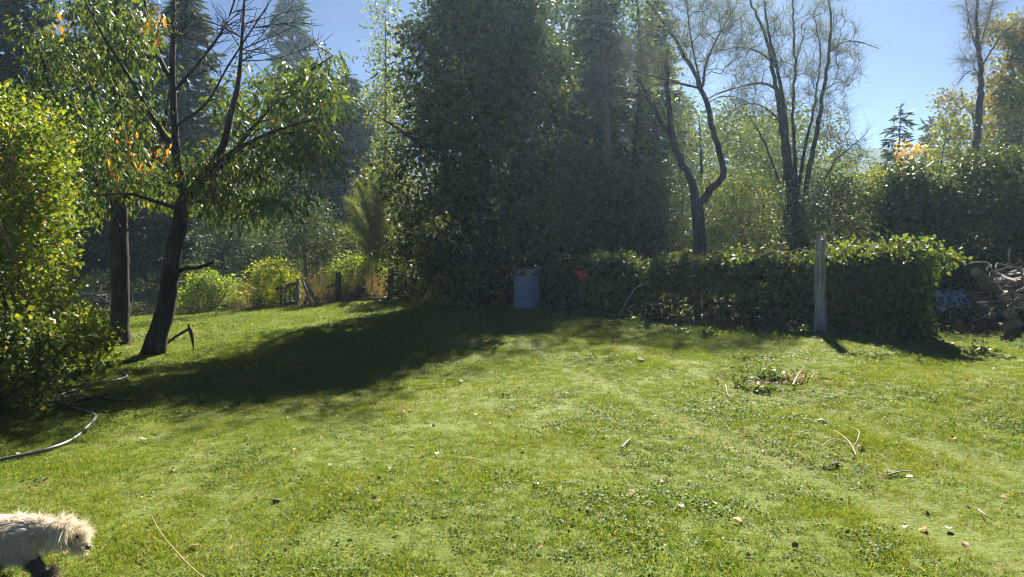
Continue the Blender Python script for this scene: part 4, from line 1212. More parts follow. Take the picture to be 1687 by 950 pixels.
def stalks(name, label, px, Y, h, w, n, mat, seed, cat='grass', Wd=.012, spread=.25):
    g = np.random.default_rng(seed); base = GX(px, Y)
    st = base + np.stack([g.uniform(-w / 2, w / 2, n), g.normal(size=n) * w * .25, np.zeros(n)], -1)
    st[:, 2] = gz(st[:, 0], st[:, 1])
    a = Acc(); ribbons(a, st, g.normal(size=(n, 3)) * spread + np.array([0, 0, 1]), h, Wd, g, droop=.35, segs=3)
    o = a.build(name, M[mat], origin=base); tag(o, label, cat)
    return o
stalks('dry_reed', 'clump of reddish dry stalks left of the climbing arch', 400, 23.2, .7, 1.2, 240, 'dry_grass', 171)
stalks('dry_reed', 'tangle of reddish dry stalks right of the leaning planks', 535, 22.8, .85, 1.3, 380, 'dry_grass', 172)
stalks('dry_reed', 'reddish dry stalks between the two thick fence posts', 605, 22.5, .8, 1.2, 300, 'dry_grass', 173)
stalks('dry_reed', 'dry stalks at the foot of the bush right of the cherry', 320, 23.5, .55, 1.4, 220, 'dry_grass', 174)

# dark paling fence deep in the shade between the trunks
def paling():
    base = GX(240, 40); t = thing('paling_fence', 'dim wooden paling fence in the shade between the two trunks', 'fence', base)
    for k in range(24):
        px = 208 + k * 3.4; Y = 40 + math.sin(k * 1.7) * .1; b = GX(px, Y); a = Acc()
        plank(a, b, b + (0.02 * math.sin(k * 3), 0, 1.05 + .1 * math.sin(k * 2.3)), .085, .025, seed=k); a.build('picket', M['wood_grey'], t)
    for z in (.3, .8):
        a = Acc(); plank(a, GX(205, 40.1) + (0, 0, z), GX(292, 40.1) + (0, 0, z), .07, .03); a.build('rail', M['wood_dark'], t)
paling()

# ------------------------------------------------------------------ car
def car():
    base = GX(160, 50)
    t = thing('parked_car', 'dark estate car parked in the shade behind the rose bush', 'car', base)
    paint = solid_mat('dark_car_paint', [(0, (.012, .014, .018)), (1, (.018, .02, .026))], 2, rough=.25, spec=.5, bump=0)
    trim = solid_mat('pale_window_trim', [(0, (.32, .33, .36)), (1, (.4, .41, .44))], 3, rough=.35, bump=0)
    rubber = solid_mat('tyre_rubber', [(0, (.018, .018, .018)), (1, (.03, .03, .03))], 8, bump=0)
    steelm = solid_mat('wheel_steel', [(0, (.3, .3, .31)), (1, (.4, .4, .41))], 3, rough=.4, metallic=.6, bump=0)
    glass = solid_mat('dark_window_glass', [(0, (.02, .024, .03)), (1, (.03, .034, .04))], 2, rough=.06, spec=.8, bump=0)
    lampm = solid_mat('headlamp_lens', [(0, (.5, .5, .5)), (1, (.6, .6, .6))], 3, rough=.1, bump=0)
    def extr(prof, y0, y1, inset=0.0):
        a = Acc(); n = len(prof)
        cx = sum(p[0] for p in prof) / n; cz = sum(p[1] for p in prof) / n
        rows = []
        for y, sc in ((y0, 1 - inset), (y0 + .08, 1), (y1 - .08, 1), (y1, 1 - inset)):
            rows += [base + (cx + (x - cx) * sc, y, cz + (z - cz) * sc) for x, z in prof]
        Q = [(r_ * n + i, r_ * n + (i + 1) % n, (r_ + 1) * n + (i + 1) % n, (r_ + 1) * n + i) for r_ in range(3) for i in range(n)]
        c0 = len(rows); rows += [base + (cx, y0, cz), base + (cx, y1, cz)]
        T = [((i + 1) % n, i, c0) for i in range(n)] + [(3 * n + i, 3 * n + (i + 1) % n, c0 + 1) for i in range(n)]
        a.add(rows, Q, T); return a
    lower = [(-2.2, .35), (-2.25, .6), (-2.2, .95), (-1.2, 1.0), (.9, 1.0), (1.6, .95), (2.1, .88), (2.25, .65), (2.2, .35), (1.75, .3), (1.7, .5), (1.4, .64), (1.1, .5), (1.05, .28), (-1.0, .28), (-1.05, .5), (-1.35, .64), (-1.65, .5), (-1.7, .3)]
    extr(lower, -.85, .85, .03).build('body', paint, t, smooth=False)
    cab = [(-2.12, .97), (-1.95, 1.42), (-1.7, 1.5), (.15, 1.5), (.35, 1.44), (1.0, .97)]
    cb = extr(cab, -.76, .76, .06).build('cabin', paint, t, smooth=False)
    for (x0, x1, x2, x3) in [(-1.95, -1.85, -1.05, -1.0), (-.95, -.95, -.1, -.08), (0.0, 0.0, .3, .72)]:
        for sgn in (-1, 1):
            yy = sgn * .775; a = Acc(); V = [base + (x0, yy, 1.03), base + (x1, yy - sgn * .02, 1.4), base + (x2, yy - sgn * .02, 1.4), base + (x3, yy, 1.03)]
            V += [v - np.array([0, sgn * .03, 0]) for v in V]
            a.add(V, [(0, 1, 2, 3), (7, 6, 5, 4), (0, 4, 5, 1), (1, 5, 6, 2), (2, 6, 7, 3), (3, 7, 4, 0)]); w_ = a.build('window', glass, t, smooth=False)
            f = Acc(); tube(f, [V[0], V[1], V[2], V[3], V[0]], .022, 4); f.build('frame', trim, w_, origin=base)
    a = Acc(); V = [base + (.38, -.66, 1.43), base + (.38, .66, 1.43), base + (1.02, .72, 1.0), base + (1.02, -.72, 1.0)]
    V += [v + np.array([-.03, 0, -.03]) for v in V]; a.add(V, [(0, 1, 2, 3), (7, 6, 5, 4), (0, 4, 5, 1), (1, 5, 6, 2), (2, 6, 7, 3), (3, 7, 4, 0)]); a.build('windscreen', glass, t, smooth=False)
    for sgn in (-1, 1):
        a = Acc(); tube(a, [base + (-1.8, sgn * .6, 1.5), base + (-1.7, sgn * .6, 1.57), base + (0, sgn * .6, 1.57), base + (.1, sgn * .6, 1.5)], .02, 6); a.build('roof_rail', trim, t)
        a = Acc(); box(a, base + (2.17, sgn * .6, .74), (.1, .32, .14)); a.build('headlight', lampm, t)
        for x in (-1.35, 1.4):
            an = np.linspace(0, 2 * np.pi, 25); a = Acc()
            tube(a, np.stack([base[0] + x + .25 * np.cos(an), np.full(25, base[1] + sgn * .78), base[2] + .31 + .25 * np.sin(an)], -1), .07, 8); wh = a.build('wheel', rubber, t)
            b = Acc(); tube(b, [base + (x, sgn * .74, .31), base + (x, sgn * .82, .31)], .19, 14, cap=True); b.build('rim', steelm, wh, origin=base)
car()

# ------------------------------------------------------------------ pickaxe by the cherry
def pickaxe():
    Yp = G(252, 584)[1] + .28
    on = lambda px: (lambda x: np.array([x, Yp, float(gz(x, Yp))]))(P(px, 570, Yp)[0])
    hd = P(312, 541, Yp); foot = on(262); tip = on(319)
    t = thing('pickaxe', 'pickaxe standing on its point, handle propped behind the cherry trunk', 'pickaxe', tip)
    a = Acc(); q, _ = smooth_path([foot + (0, 0, .03), foot * .55 + hd * .45 + (0, 0, .045), hd], .05); tube(a, q, np.linspace(.019, .024, len(q)), 8, cap=True); a.build('handle', M['wood_dark'], t)
    iron = solid_mat('rusty_iron', [(.3, (.035, .025, .02)), (.7, (.10, .065, .045))], 20, rough=.7, bump=.4, metallic=.4)
    b = Acc(); q, _ = smooth_path([hd + (-.015, 0, .07), hd + (0, 0, .02), hd * .5 + tip * .5 + np.array([.012, 0, .02]), tip - (0, 0, .01)], .03)
    tube(b, q, np.interp(np.linspace(0, 1, len(q)), [0, .12, .25, .6, 1], [.012, .02, .034, .022, .006]), 8, cap=True); b.build('head', iron, t)
pickaxe()

# ------------------------------------------------------------------ hose
def hose():
    pix = [(-90, 782), (-40, 770), (0, 762), (60, 749), (105, 735), (138, 713), (157, 692), (150, 684), (126, 676), (102, 668), (95, 660), (108, 650), (148, 638), (185, 630), (207, 624), (206, 618), (192, 611), (165, 612), (125, 617), (95, 629), (70, 640), (40, 650), (10, 652)]
    pts = [G(a, b) + (0, 0, .02) for a, b in pix]
    q, _ = smooth_path(pts, .06); q[:, 2] = gz(q[:, 0], q[:, 1]) + .02
    a = Acc(); tube(a, q, .0145, 9, cap=True)
    m = solid_mat('black_polythene', [(0, (.08, .083, .09)), (1, (.15, .153, .16))], 3, rough=.38, spec=.5, bump=0)
    o = a.build('garden_hose', m, origin=pts[2]); tag(o, 'grey black water hose winding across the grass at the left', 'hose')
    b = G(178, 607); s = Acc(); tube(s, [b + (-.01, 0, -.05), b + (0, 0, .05), b + (.012, 0, .10)], [.035, .032, .02], 7, cap=True, rough=.1)
    o = s.build('wooden_stub', M['wood_dark'], origin=b); tag(o, 'short dark stake stub beside the hose bend', 'stake')
    g = np.random.default_rng(9)
    for k, (px, py, lab) in enumerate([(170, 665, 'dark fallen twig in the shadow beside the hose'), (120, 632, 'dark fallen branch lying behind the hose')]):
        c = G(px, py); tw = Acc(); L = .55
        pts2 = [c + (-L / 2, 0, .02), c + (-.1, .05, .05), c + (.1, -.02, .04), c + (L / 2, .06, .02)]
        q, _ = smooth_path(pts2, .04); tube(tw, q, np.linspace(.014, .006, len(q)), 6)
        for r_ in range(4):
            st = q[3 + r_ * 3]; tube(tw, [st, st + np.array([g.normal() * .1, g.normal() * .1, .05]), st + np.array([g.normal() * .2, g.normal() * .15, .06])], [.007, .005, .003], 5)
        o = tw.build('fallen_twig', M['bark'], origin=c); tag(o, lab, 'twig')
hose()

# ------------------------------------------------------------------ leaning stick by the vine
def stick():
    b = G(1018, 523); Y = b[1]
    a = Acc(); q, _ = smooth_path([b + (0, 0, -.03), P(1030, 500, Y + .05), P(1040, 484, Y + .1), P(1048, 474, Y + .15), P(1060, 468, Y + .2)], .05)
    tube(a, q, np.linspace(.02, .012, len(q)), 7, cap=True, rough=.06)
    o = a.build('leaning_stick', M['branch_pale'], origin=b); tag(o, 'crooked pale stick leaning on the vine right of the drum', 'stick')
stick()

# ------------------------------------------------------------------ woodpile, rocks, tarpaulin at the right
def log_obj(name, label, a0, a1, r0, r1, seed, group=None, mat='log_bark', cat='log', bend=.04, sides=10):
    g = np.random.default_rng(seed)
    a0 = np.asarray(a0, float); a1 = np.asarray(a1, float)
    mid = (a0 + a1) / 2 + g.normal(size=3) * np.linalg.norm(a1 - a0) * bend
    q, _ = smooth_path([a0, mid, a1], .08)
    a = Acc(); tube(a, q, np.linspace(r0, r1, len(q)), sides, rough=.05, seed=seed)
    t = thing(name, label, cat, a0, group)
    a.build('bark', M[mat], t)
    for e, nx, r_ in ((q[0], q[1], r0), (q[-1], q[-2], r1)):
        d = unit(e - nx); c = Acc(); tube(c, [e - d * .002, e + d * .004], r_ * 1.0, sides, cap=True, rough=.05, seed=seed); c.build('sawn_end', M['cut_wood'], t)
    return t

def woodpile():
    g = np.random.default_rng(181)
    c0 = GX(1660, 13.3)
    rows_ = ['bottom', 'second', 'third', 'fourth', 'fifth', 'top']; ordn = ['first', 'second', 'third', 'fourth', 'fifth', 'sixth', 'seventh', 'eighth', 'ninth', 'tenth', 'eleventh', 'twelfth', 'thirteenth']
    k = 0
    for row in range(6):
        n = 13 - row
        for i in range(n):
            r_ = g.uniform(.06, .105)
            x = c0[0] - .45 + (i + .5 * row) * .19 + g.normal() * .02; z = .09 + row * .155 + g.normal() * .015
            if x > 10.5: continue
            y = c0[1] + g.normal() * .08
            yaw = g.normal() * .25
            d = np.array([math.sin(yaw), math.cos(yaw), g.normal() * .06]) * g.uniform(.35, .55)
            c = np.array([x, y, float(gz(x, y)) + z])
            log_obj('cut_log', 'sawn log in the woodpile, ' + rows_[row] + ' row, ' + ordn[i] + ' from the left', c - d, c + d, r_, r_ * g.uniform(.85, 1), 200 + k, 'logs stacked in the woodpile'); k += 1
    big0 = P(1607, 447, 12.7); big1 = P(1648, 490, 13.2)
    log_obj('cut_log', 'thick grey log lying askew on the left shoulder of the woodpile', big0, big1, .085, .11, 300, 'logs stacked in the woodpile')
    tens = ['', 'tenth', 'twentieth', 'thirtieth', 'fortieth']; pre = ['', '', 'twenty ', 'thirty ']; teen = ['tenth', 'eleventh', 'twelfth', 'thirteenth', 'fourteenth', 'fifteenth', 'sixteenth', 'seventeenth', 'eighteenth', 'nineteenth']
    word = lambda n: ordn[n - 1] if n < 10 else (teen[n - 10] if n < 20 else (tens[n // 10] if n % 10 == 0 else pre[n // 10] + ordn[n % 10 - 1]))
    pxs = np.sort(g.uniform(1612, 1715, 36))
    for k in range(36):
        px = pxs[k]; lab = 'bare branch thrown on the woodpile, ' + word(k + 1) + ' from its left'; py = np.interp(px, [1612, 1640, 1690], [490, 455, 440]) + g.uniform(-12, 60)
        c = P(px, py, 12.7 + g.normal() * .2 - (.25 if py > 480 else 0))
        L = g.uniform(.25, .6); an = g.normal() * .9 + (0 if g.random() < .6 else 1.2)
        d = np.array([math.cos(an), g.normal() * .5, math.sin(an) * .6]) * L / 2
        a = Acc(); q, _ = smooth_path([c - d, c + g.normal(size=3) * .05, c + d, c + d * 1.5 + g.normal(size=3) * .08], .06)
        r_ = g.uniform(.006, .019)
        tube(a, q, np.linspace(r_, r_ * .45, len(q)), 6, cap=True, rough=.06, seed=k)
        st = q[len(q) // 2]; tube(a, [st, st + d * .5 + g.normal(size=3) * .06, st + d * .8 + g.normal(size=3) * .1], [r_ * .6, r_ * .4, r_ * .2], 5)
        o = a.build('dead_branch', M['branch_grey' if g.random() < .7 else 'log_bark'], origin=c); tag(o, lab, 'branch', 'branches on the woodpile')
    # thin arched twig sticking out above the pile
    a = Acc(); q, _ = smooth_path([P(1595, 434, 12.9), P(1615, 431, 12.9), P(1630, 434, 12.9), P(1625, 445, 12.9)], .05); tube(a, q, .011, 6)
    o = a.build('dead_branch', M['branch_pale'], origin=q[0]); tag(o, 'thin arched twig poking left from the top of the woodpile', 'branch', 'branches on the woodpile')
woodpile()

def rock(name, label, px, py, size, mat, seed, sq=(1, .9, .7), group=None, Y=None):
    g = np.random.default_rng(seed)
    b = G(px, py) if Y is None else P(px, py, Y)
    bm = bmesh.new(); bmesh.ops.create_icosphere(bm, subdivisions=3, radius=1)
    axes = unit(g.normal(size=(9, 3))); cut = g.uniform(.62, .95, 9)
    for v in bm.verts:
        p = np.array(v.co)
        for ax, c in zip(axes, cut):
            d = p @ ax
            if d > c: p = p - ax * (d - c)
        p = p * (1 + .03 * g.normal())
        v.co = p * np.array(sq) * size
    me = bpy.data.meshes.new(name); bm.to_mesh(me); bm.free()
    me.materials.append(M[mat])
    o = bpy.data.objects.new(name, me); C.objects.link(o); o.location = b + (0, 0, size * sq[2] * .55); o.rotation_euler = (0, 0, g.uniform(0, 6))
    tag(o, label, 'rock', group); return o
rock('field_rock', 'large brown rock at the end of the vine fence', 1578, 526, .24, 'rock', 1, (1, .9, .75))
rock('field_rock', 'smaller brown rock left of the woodpile, nearer the blue tarpaulin', 1603, 500, .15, 'rock', 2)
rock('field_rock', 'brown rock tucked against the lower left of the woodpile', 1594, 512, .13, 'rock', 3)
rock('field_rock', 'pale rock at the front foot of the woodpile', 1622, 534, .11, 'stone', 4)
rock('field_stone', 'flat grey stone lying alone on the right half of the lawn', 1355, 697, .055, 'stone', 5, (1.1, .8, .45))
rock('field_stone', 'brown clod near the pale forked stalk on the lawn', 1376, 768, .04, 'soil', 6, (1, .8, .6))
rock('field_stone', 'brown clod in front of the vine, right of centre', 1055, 596, .06, 'soil', 7, (1.2, 1, .5))
rock('field_stone', 'small round stone left of centre in the near lawn', 455, 828, .026, 'soil', 8)
rock('field_stone', 'tiny pale stone in the lower middle of the lawn', 678, 737, .018, 'stone', 9)
rock('field_stone', 'small stone lying on the grass inside the hose bend', 96, 698, .03, 'stone', 10)
rock('field_stone', 'pale stone on the grass left of the pickaxe', 288, 563, .06, 'stone', 11)

def tarp():
    b = GX(1578, 14.6); g = np.random.default_rng(4)
    V = []; nx, ny = 40, 26
    for j in range(ny):
        for i in range(nx):
            u = i / (nx - 1) - .5; v = j / (ny - 1)
            x = u * 1.7; y = v * 1.3
            z = .10 + .34 * v + .03 * math.sin(i * .8 + j * .3) + .025 * math.sin(j * 1.3 + i * .2) + .015 * g.normal()
            V.append(b + (x, y, z))
    Q = [(j * nx + i, j * nx + i + 1, (j + 1) * nx + i + 1, (j + 1) * nx + i) for j in range(ny - 1) for i in range(nx - 1)]
    n = len(V); V2 = [v - np.array([0, 0, .008]) for v in V]
    Q2 = [tuple(n + k for k in q[::-1]) for q in Q]
    edge = [(i, i + 1) for i in range(nx - 1)] + [(j * nx + nx - 1, (j + 1) * nx + nx - 1) for j in range(ny - 1)] + [((ny - 1) * nx + i + 1, (ny - 1) * nx + i) for i in range(nx - 1)] + [((j + 1) * nx, j * nx) for j in range(ny - 1)]
    Q3 = [(b_, a_, n + a_, n + b_) for a_, b_ in edge]
    m = solid_mat('blue_tarpaulin', [(.3, (.46, .52, .64)), (.7, (.68, .73, .8))], 8, rough=.35, spec=.5, bump=.2)
    o = Acc().add(V + V2, Q + Q2 + Q3).build('tarpaulin', m, origin=b); tag(o, 'pale blue tarpaulin spread behind the end of the vine fence', 'tarpaulin')
tarp()

# ------------------------------------------------------------------ weeds
def weed(label, px, py, h, w, n, L, Wd, seed, mat='weed', name='weed_clump', flower=False):
    g = np.random.default_rng(seed); b = G(px, py)
    t = thing(name, label, 'weed', b)
    st = Acc(); k = max(4, n // 14)
    s0 = b + np.stack([g.normal(size=k) * w * .18, g.normal(size=k) * w * .15, np.full(k, -.01)], -1)
    dirs = np.stack([g.normal(size=k) * .5 * w / max(h, .05), g.normal(size=k) * .4 * w / max(h, .05), np.ones(k)], -1)
    ribbons(st, s0, dirs, h, .008, g, droop=.2, segs=3); st.build('stems', M['weed'], t)
    f = g.random(n); idx = g.integers(0, k, n)
    pos = s0[idx] + unit(dirs[idx]) * (f * h)[:, None] + g.normal(size=(n, 3)) * w * .07
    pos[:, 2] = np.maximum(pos[:, 2], gz(pos[:, 0], pos[:, 1]) + .015)
    la = Acc(); leaves(la, pos, g.normal(size=(n, 3)) + np.array([0, 0, -.1]), L, Wd, g, up=.5); la.build('foliage', M[mat], t)
    return t
weed('leafy weed sunlit in front of the leaning pale stick', 1045, 530, .22, .7, 160, .06, .045, 1)
weed('pale leafy weed in the shade right of the drum', 958, 512, .38, .6, 200, .075, .055, 2)
weed('sunlit weed patch left of the weathered post on the lawn', 1170, 553, .2, .7, 190, .055, .04, 3)
weed('leafy weed hugging the left foot of the weathered post', 1325, 552, .22, .45, 150, .06, .045, 4)
weed('small weed at the right foot of the weathered post', 1368, 552, .16, .25, 60, .055, .04, 5)
weed('upright pale weed in front of the vine end', 1462, 566, .25, .25, 60, .07, .05, 6)
weed('straggly weed on the grass below the woodpile', 1612, 578, .16, .5, 80, .06, .035, 7)
weed('dark green weed tuft beside the bare soil patch, left one', 1228, 640, .22, .2, 110, .05, .02, 8)
weed('green weed tuft on the bare soil patch, right one', 1284, 626, .18, .28, 120, .045, .022, 9)
weed('green weed sprouting from the middle of the soil patch', 1262, 622, .14, .3, 110, .05, .03, 18)
weed('dry seeding weed on the right end of the soil patch', 1308, 628, .12, .3, 70, .05, .02, 19, mat='straw')
weed('low broad weed spreading in front of the soil patch', 1258, 645, .08, .5, 110, .07, .03, 10)
weed('weed sprawling in the shade left of the drum', 770, 512, .28, .9, 180, .08, .06, 11)
weed('weed at the shaded foot of the drum', 905, 512, .22, .6, 110, .07, .05, 12)
weed('low weed in front of the thick fence post', 640, 502, .25, .6, 110, .07, .05, 13)
weed('tall seeding grass stem group near the soil patch', 1262, 580, .3, .2, 26, .03, .012, 14, mat='straw')
weed('yellow green weed beside the vine end on the right', 1580, 548, .2, .4, 100, .055, .04, 15)
weed('dark tuft of coarse grass right of centre', 1120, 545, .14, .5, 90, .06, .02, 16)
weed('weed under the shaded climbers at the foot of the dense tree', 715, 505, .3, .7, 150, .08, .06, 17)

# ------------------------------------------------------------------ small things on the grass
def flat_leaf_mesh(seed):
    g = np.random.default_rng(seed); a = Acc()
    n = 7; V = []
    for i in range(n):
        f = i / (n - 1); w = math.sin(f * math.pi) ** .7 * .34 + .01
        curl = .10 * math.sin(f * 3.0 + seed)
        V += [(f - .5, w, curl + .12 * w + .03 * g.normal()), (f - .5, 0, curl - .03), (f - .5, -w, curl + .16 * w + .03 * g.normal())]
    Q = []
    for i in range(n - 1):
        for j in (0, 1): Q.append((i * 3 + j, i * 3 + j + 1, i * 3 + j + 4, i * 3 + j + 3))
    a.add(V, Q); return a.mesh('fallen_leaf')
LEAF_MESHES = [flat_leaf_mesh(k) for k in range(4)]
tones = {'pale': (.62, .55, .42), 'brown': (.26, .15, .08), 'orange': (.5, .2, .06), 'yellow': (.55, .42, .07)}
LM = {k: leaf_mat('fallen_leaf_' + k, [(0, tuple(.8 * x for x in c)), (1, c)], trans=.15, rough=.65, spec=.25, tint=(1, .9, .7)) for k, c in tones.items()}
spots = [(1215, 863, 'orange'), (1122, 840, 'pale'), (1490, 873, 'pale'), (1520, 876, 'orange'), (1562, 877, 'pale'), (1498, 790, 'pale'), (1450, 790, 'brown'), (1628, 641, 'brown'), (1638, 610, 'pale'), (1462, 586, 'orange'), (1605, 662, 'brown'), (1177, 833, 'pale'), (883, 803, 'pale'), (820, 732, 'orange'), (838, 738, 'orange'), (862, 744, 'pale'), (720, 752, 'pale'), (696, 752, 'yellow'), (665, 680, 'orange'), (676, 678, 'orange'), (785, 688, 'yellow'), (690, 560, 'pale'), (760, 630, 'pale'), (820, 630, 'pale'), (967, 612, 'pale'), (1108, 613, 'pale'), (1042, 816, 'brown'), (1088, 796, 'brown'), (890, 910, 'brown'), (470, 915, 'brown'), (320, 905, 'brown'), (545, 770, 'brown'), (372, 675, 'pale'), (330, 676, 'orange'), (235, 727, 'pale'), (210, 682, 'brown'), (45, 790, 'brown'), (75, 797, 'orange'), (30, 752, 'pale'), (300, 612, 'yellow'), (315, 604, 'pale'), (345, 575, 'yellow'), (365, 560, 'orange'), (500, 655, 'pale'), (580, 668, 'brown'), (640, 640, 'pale'), (440, 735, 'brown'), (1310, 905, 'brown'), (1590, 905, 'brown'), (1418, 740, 'brown'), (1540, 750, 'brown'), (1570, 725, 'orange'), (1655, 825, 'brown')]
def fallen():
    g = np.random.default_rng(17)
    marks = {'the bare soil patch': (1270, 630), 'the forked straw stalk': (1385, 735), 'the dog': (100, 890), 'the hose': (130, 700), 'the cherry trunk': (252, 580), 'the lawn centre': (843, 720), 'the lower right corner': (1687, 950), 'the weathered post': (1350, 550), 'the right edge': (1687, 640), 'the shadow tip': (740, 680), 'the lower edge middle': (843, 950), 'the drum': (868, 510)}
    words = {'pale': 'pale dry leaf', 'brown': 'curled brown leaf', 'orange': 'orange autumn leaf', 'yellow': 'yellow leaf'}
    rank = ['nearest', 'second nearest', 'third nearest', 'fourth nearest', 'fifth nearest', 'sixth nearest', 'seventh nearest', 'eighth nearest']
    close = {}
    for k, (px, py, tone) in enumerate(spots):
        mk = min(marks, key=lambda q: math.hypot(px - marks[q][0], py - marks[q][1]))
        close.setdefault((tone, mk), []).append((math.hypot(px - marks[mk][0], py - marks[mk][1]), k))
    lab = {}
    for (tone, mk), lst in close.items():
        for q, (_, k) in enumerate(sorted(lst)): lab[k] = words[tone] + ' on the grass, of its colour ' + rank[q] + ' to ' + mk
    for k, (px, py, tone) in enumerate(spots):
        b = G(px, py)
        o = bpy.data.objects.new('fallen_leaf', LEAF_MESHES[k % 4]); C.objects.link(o)
        if not o.data.materials: o.data.materials.append(LM[tone])
        o.material_slots[0].link = 'OBJECT'; o.material_slots[0].material = LM[tone]
        s_ = g.uniform(.04, .065); o.scale = (s_, s_, s_)
        o.location = b + (0, 0, .024); o.rotation_euler = (g.normal() * .3, g.normal() * .3, g.uniform(0, 6.28))
        tag(o, lab[k], 'leaf', 'fallen leaves scattered on the lawn')
fallen()

def stalk_thing(name, label, paths, r_, mat, cat='stalk'):
    a = Acc(); o0 = None
    for pp in paths:
        pts = [G(x, y) + (0, 0, h) for x, y, h in pp]
        o0 = pts[0] if o0 is None else o0
        q, _ = smooth_path(pts, .03); tube(a, q, np.linspace(r_, r_ * .5, len(q)), 6)
    o = a.build(name, M[mat], origin=o0); tag(o, label, cat)
stalk_thing('dry_stalk', 'pale straw coloured forked stalk lying on the right lawn', [[(1410, 754, .02), (1400, 738, .04), (1380, 722, .05), (1368, 716, .04)], [(1405, 745, .03), (1413, 738, .07), (1414, 728, .09), (1402, 716, .06), (1395, 715, .04)], [(1400, 740, .04), (1380, 735, .05), (1358, 729, .04), (1342, 726, .02)], [(1385, 737, .03), (1368, 733, .04), (1355, 738, .02)]], .006, 'straw')
stalk_thing('dry_twig', 'short pale twig lying just right of the lawn centre', [[(1024, 742, .02), (1032, 735, .03), (1039, 728, .03)]], .009, 'branch_pale', 'twig')
stalk_thing('dry_twig', 'thin straw lying level in the middle of the lawn', [[(768, 764, .03), (780, 763, .03), (794, 762, .03)]], .005, 'straw', 'twig')
stalk_thing('dry_twig', 'grey twig lying below the forked stalk', [[(1462, 788, .02), (1480, 785, .03), (1504, 782, .03)]], .007, 'branch_pale', 'twig')
stalk_thing('dry_twig', 'bent pale twig near the lower right corner', [[(1612, 846, .02), (1622, 858, .04), (1640, 865, .02)]], .006, 'branch_pale', 'twig')
stalk_thing('dry_twig', 'grey stick poking out of the bare soil patch', [[(1306, 642, .05), (1314, 630, .08), (1324, 622, .12)]], .012, 'branch_pale', 'twig')
stalk_thing('dry_stalk', 'pale stalk in front of the soil patch weeds', [[(1165, 646, .02), (1185, 650, .03), (1210, 660, .02)], [(1195, 645, .08), (1200, 655, .03), (1215, 660, .02)]], .006, 'straw')
stalk_thing('flower_stalk', 'bent yellow green flower stalk right of the dog', [[(375, 985, .01), (320, 955, .05), (285, 930, .09), (262, 908, .12), (252, 892, .14)]], .004, 'straw')

# ------------------------------------------------------------------ lawn grass (stuff)
def tuft_mesh(name, n, h, w, spread, g, mat, flat=.5, segs=2):
    a = Acc(); r_ = np.sqrt(g.random(n)) * spread; an = g.random(n) * 6.283
    st = np.stack([r_ * np.cos(an), r_ * np.sin(an), np.full(n, -.004)], -1)
    d = g.normal(size=(n, 3)) * flat + np.array([0, 0, 1.0])
    ribbons(a, st, d, h, w, g, droop=.7, segs=segs, curl=.5, lvar=.35)
    return a.mesh(name, [mat])
def clover_mesh(name, n, sz, spread, g, mat):
    a = Acc(); r_ = np.sqrt(g.random(n)) * spread; an = g.random(n) * 6.283
    pos = np.stack([r_ * np.cos(an), r_ * np.sin(an), g.uniform(.004, .022, n)], -1)
    leaves(a, pos, g.normal(size=(n, 3)) * np.array([1, 1, .35]), sz, sz * .85, g, up=.75, fold=.1)
    return a.mesh(name, [mat])

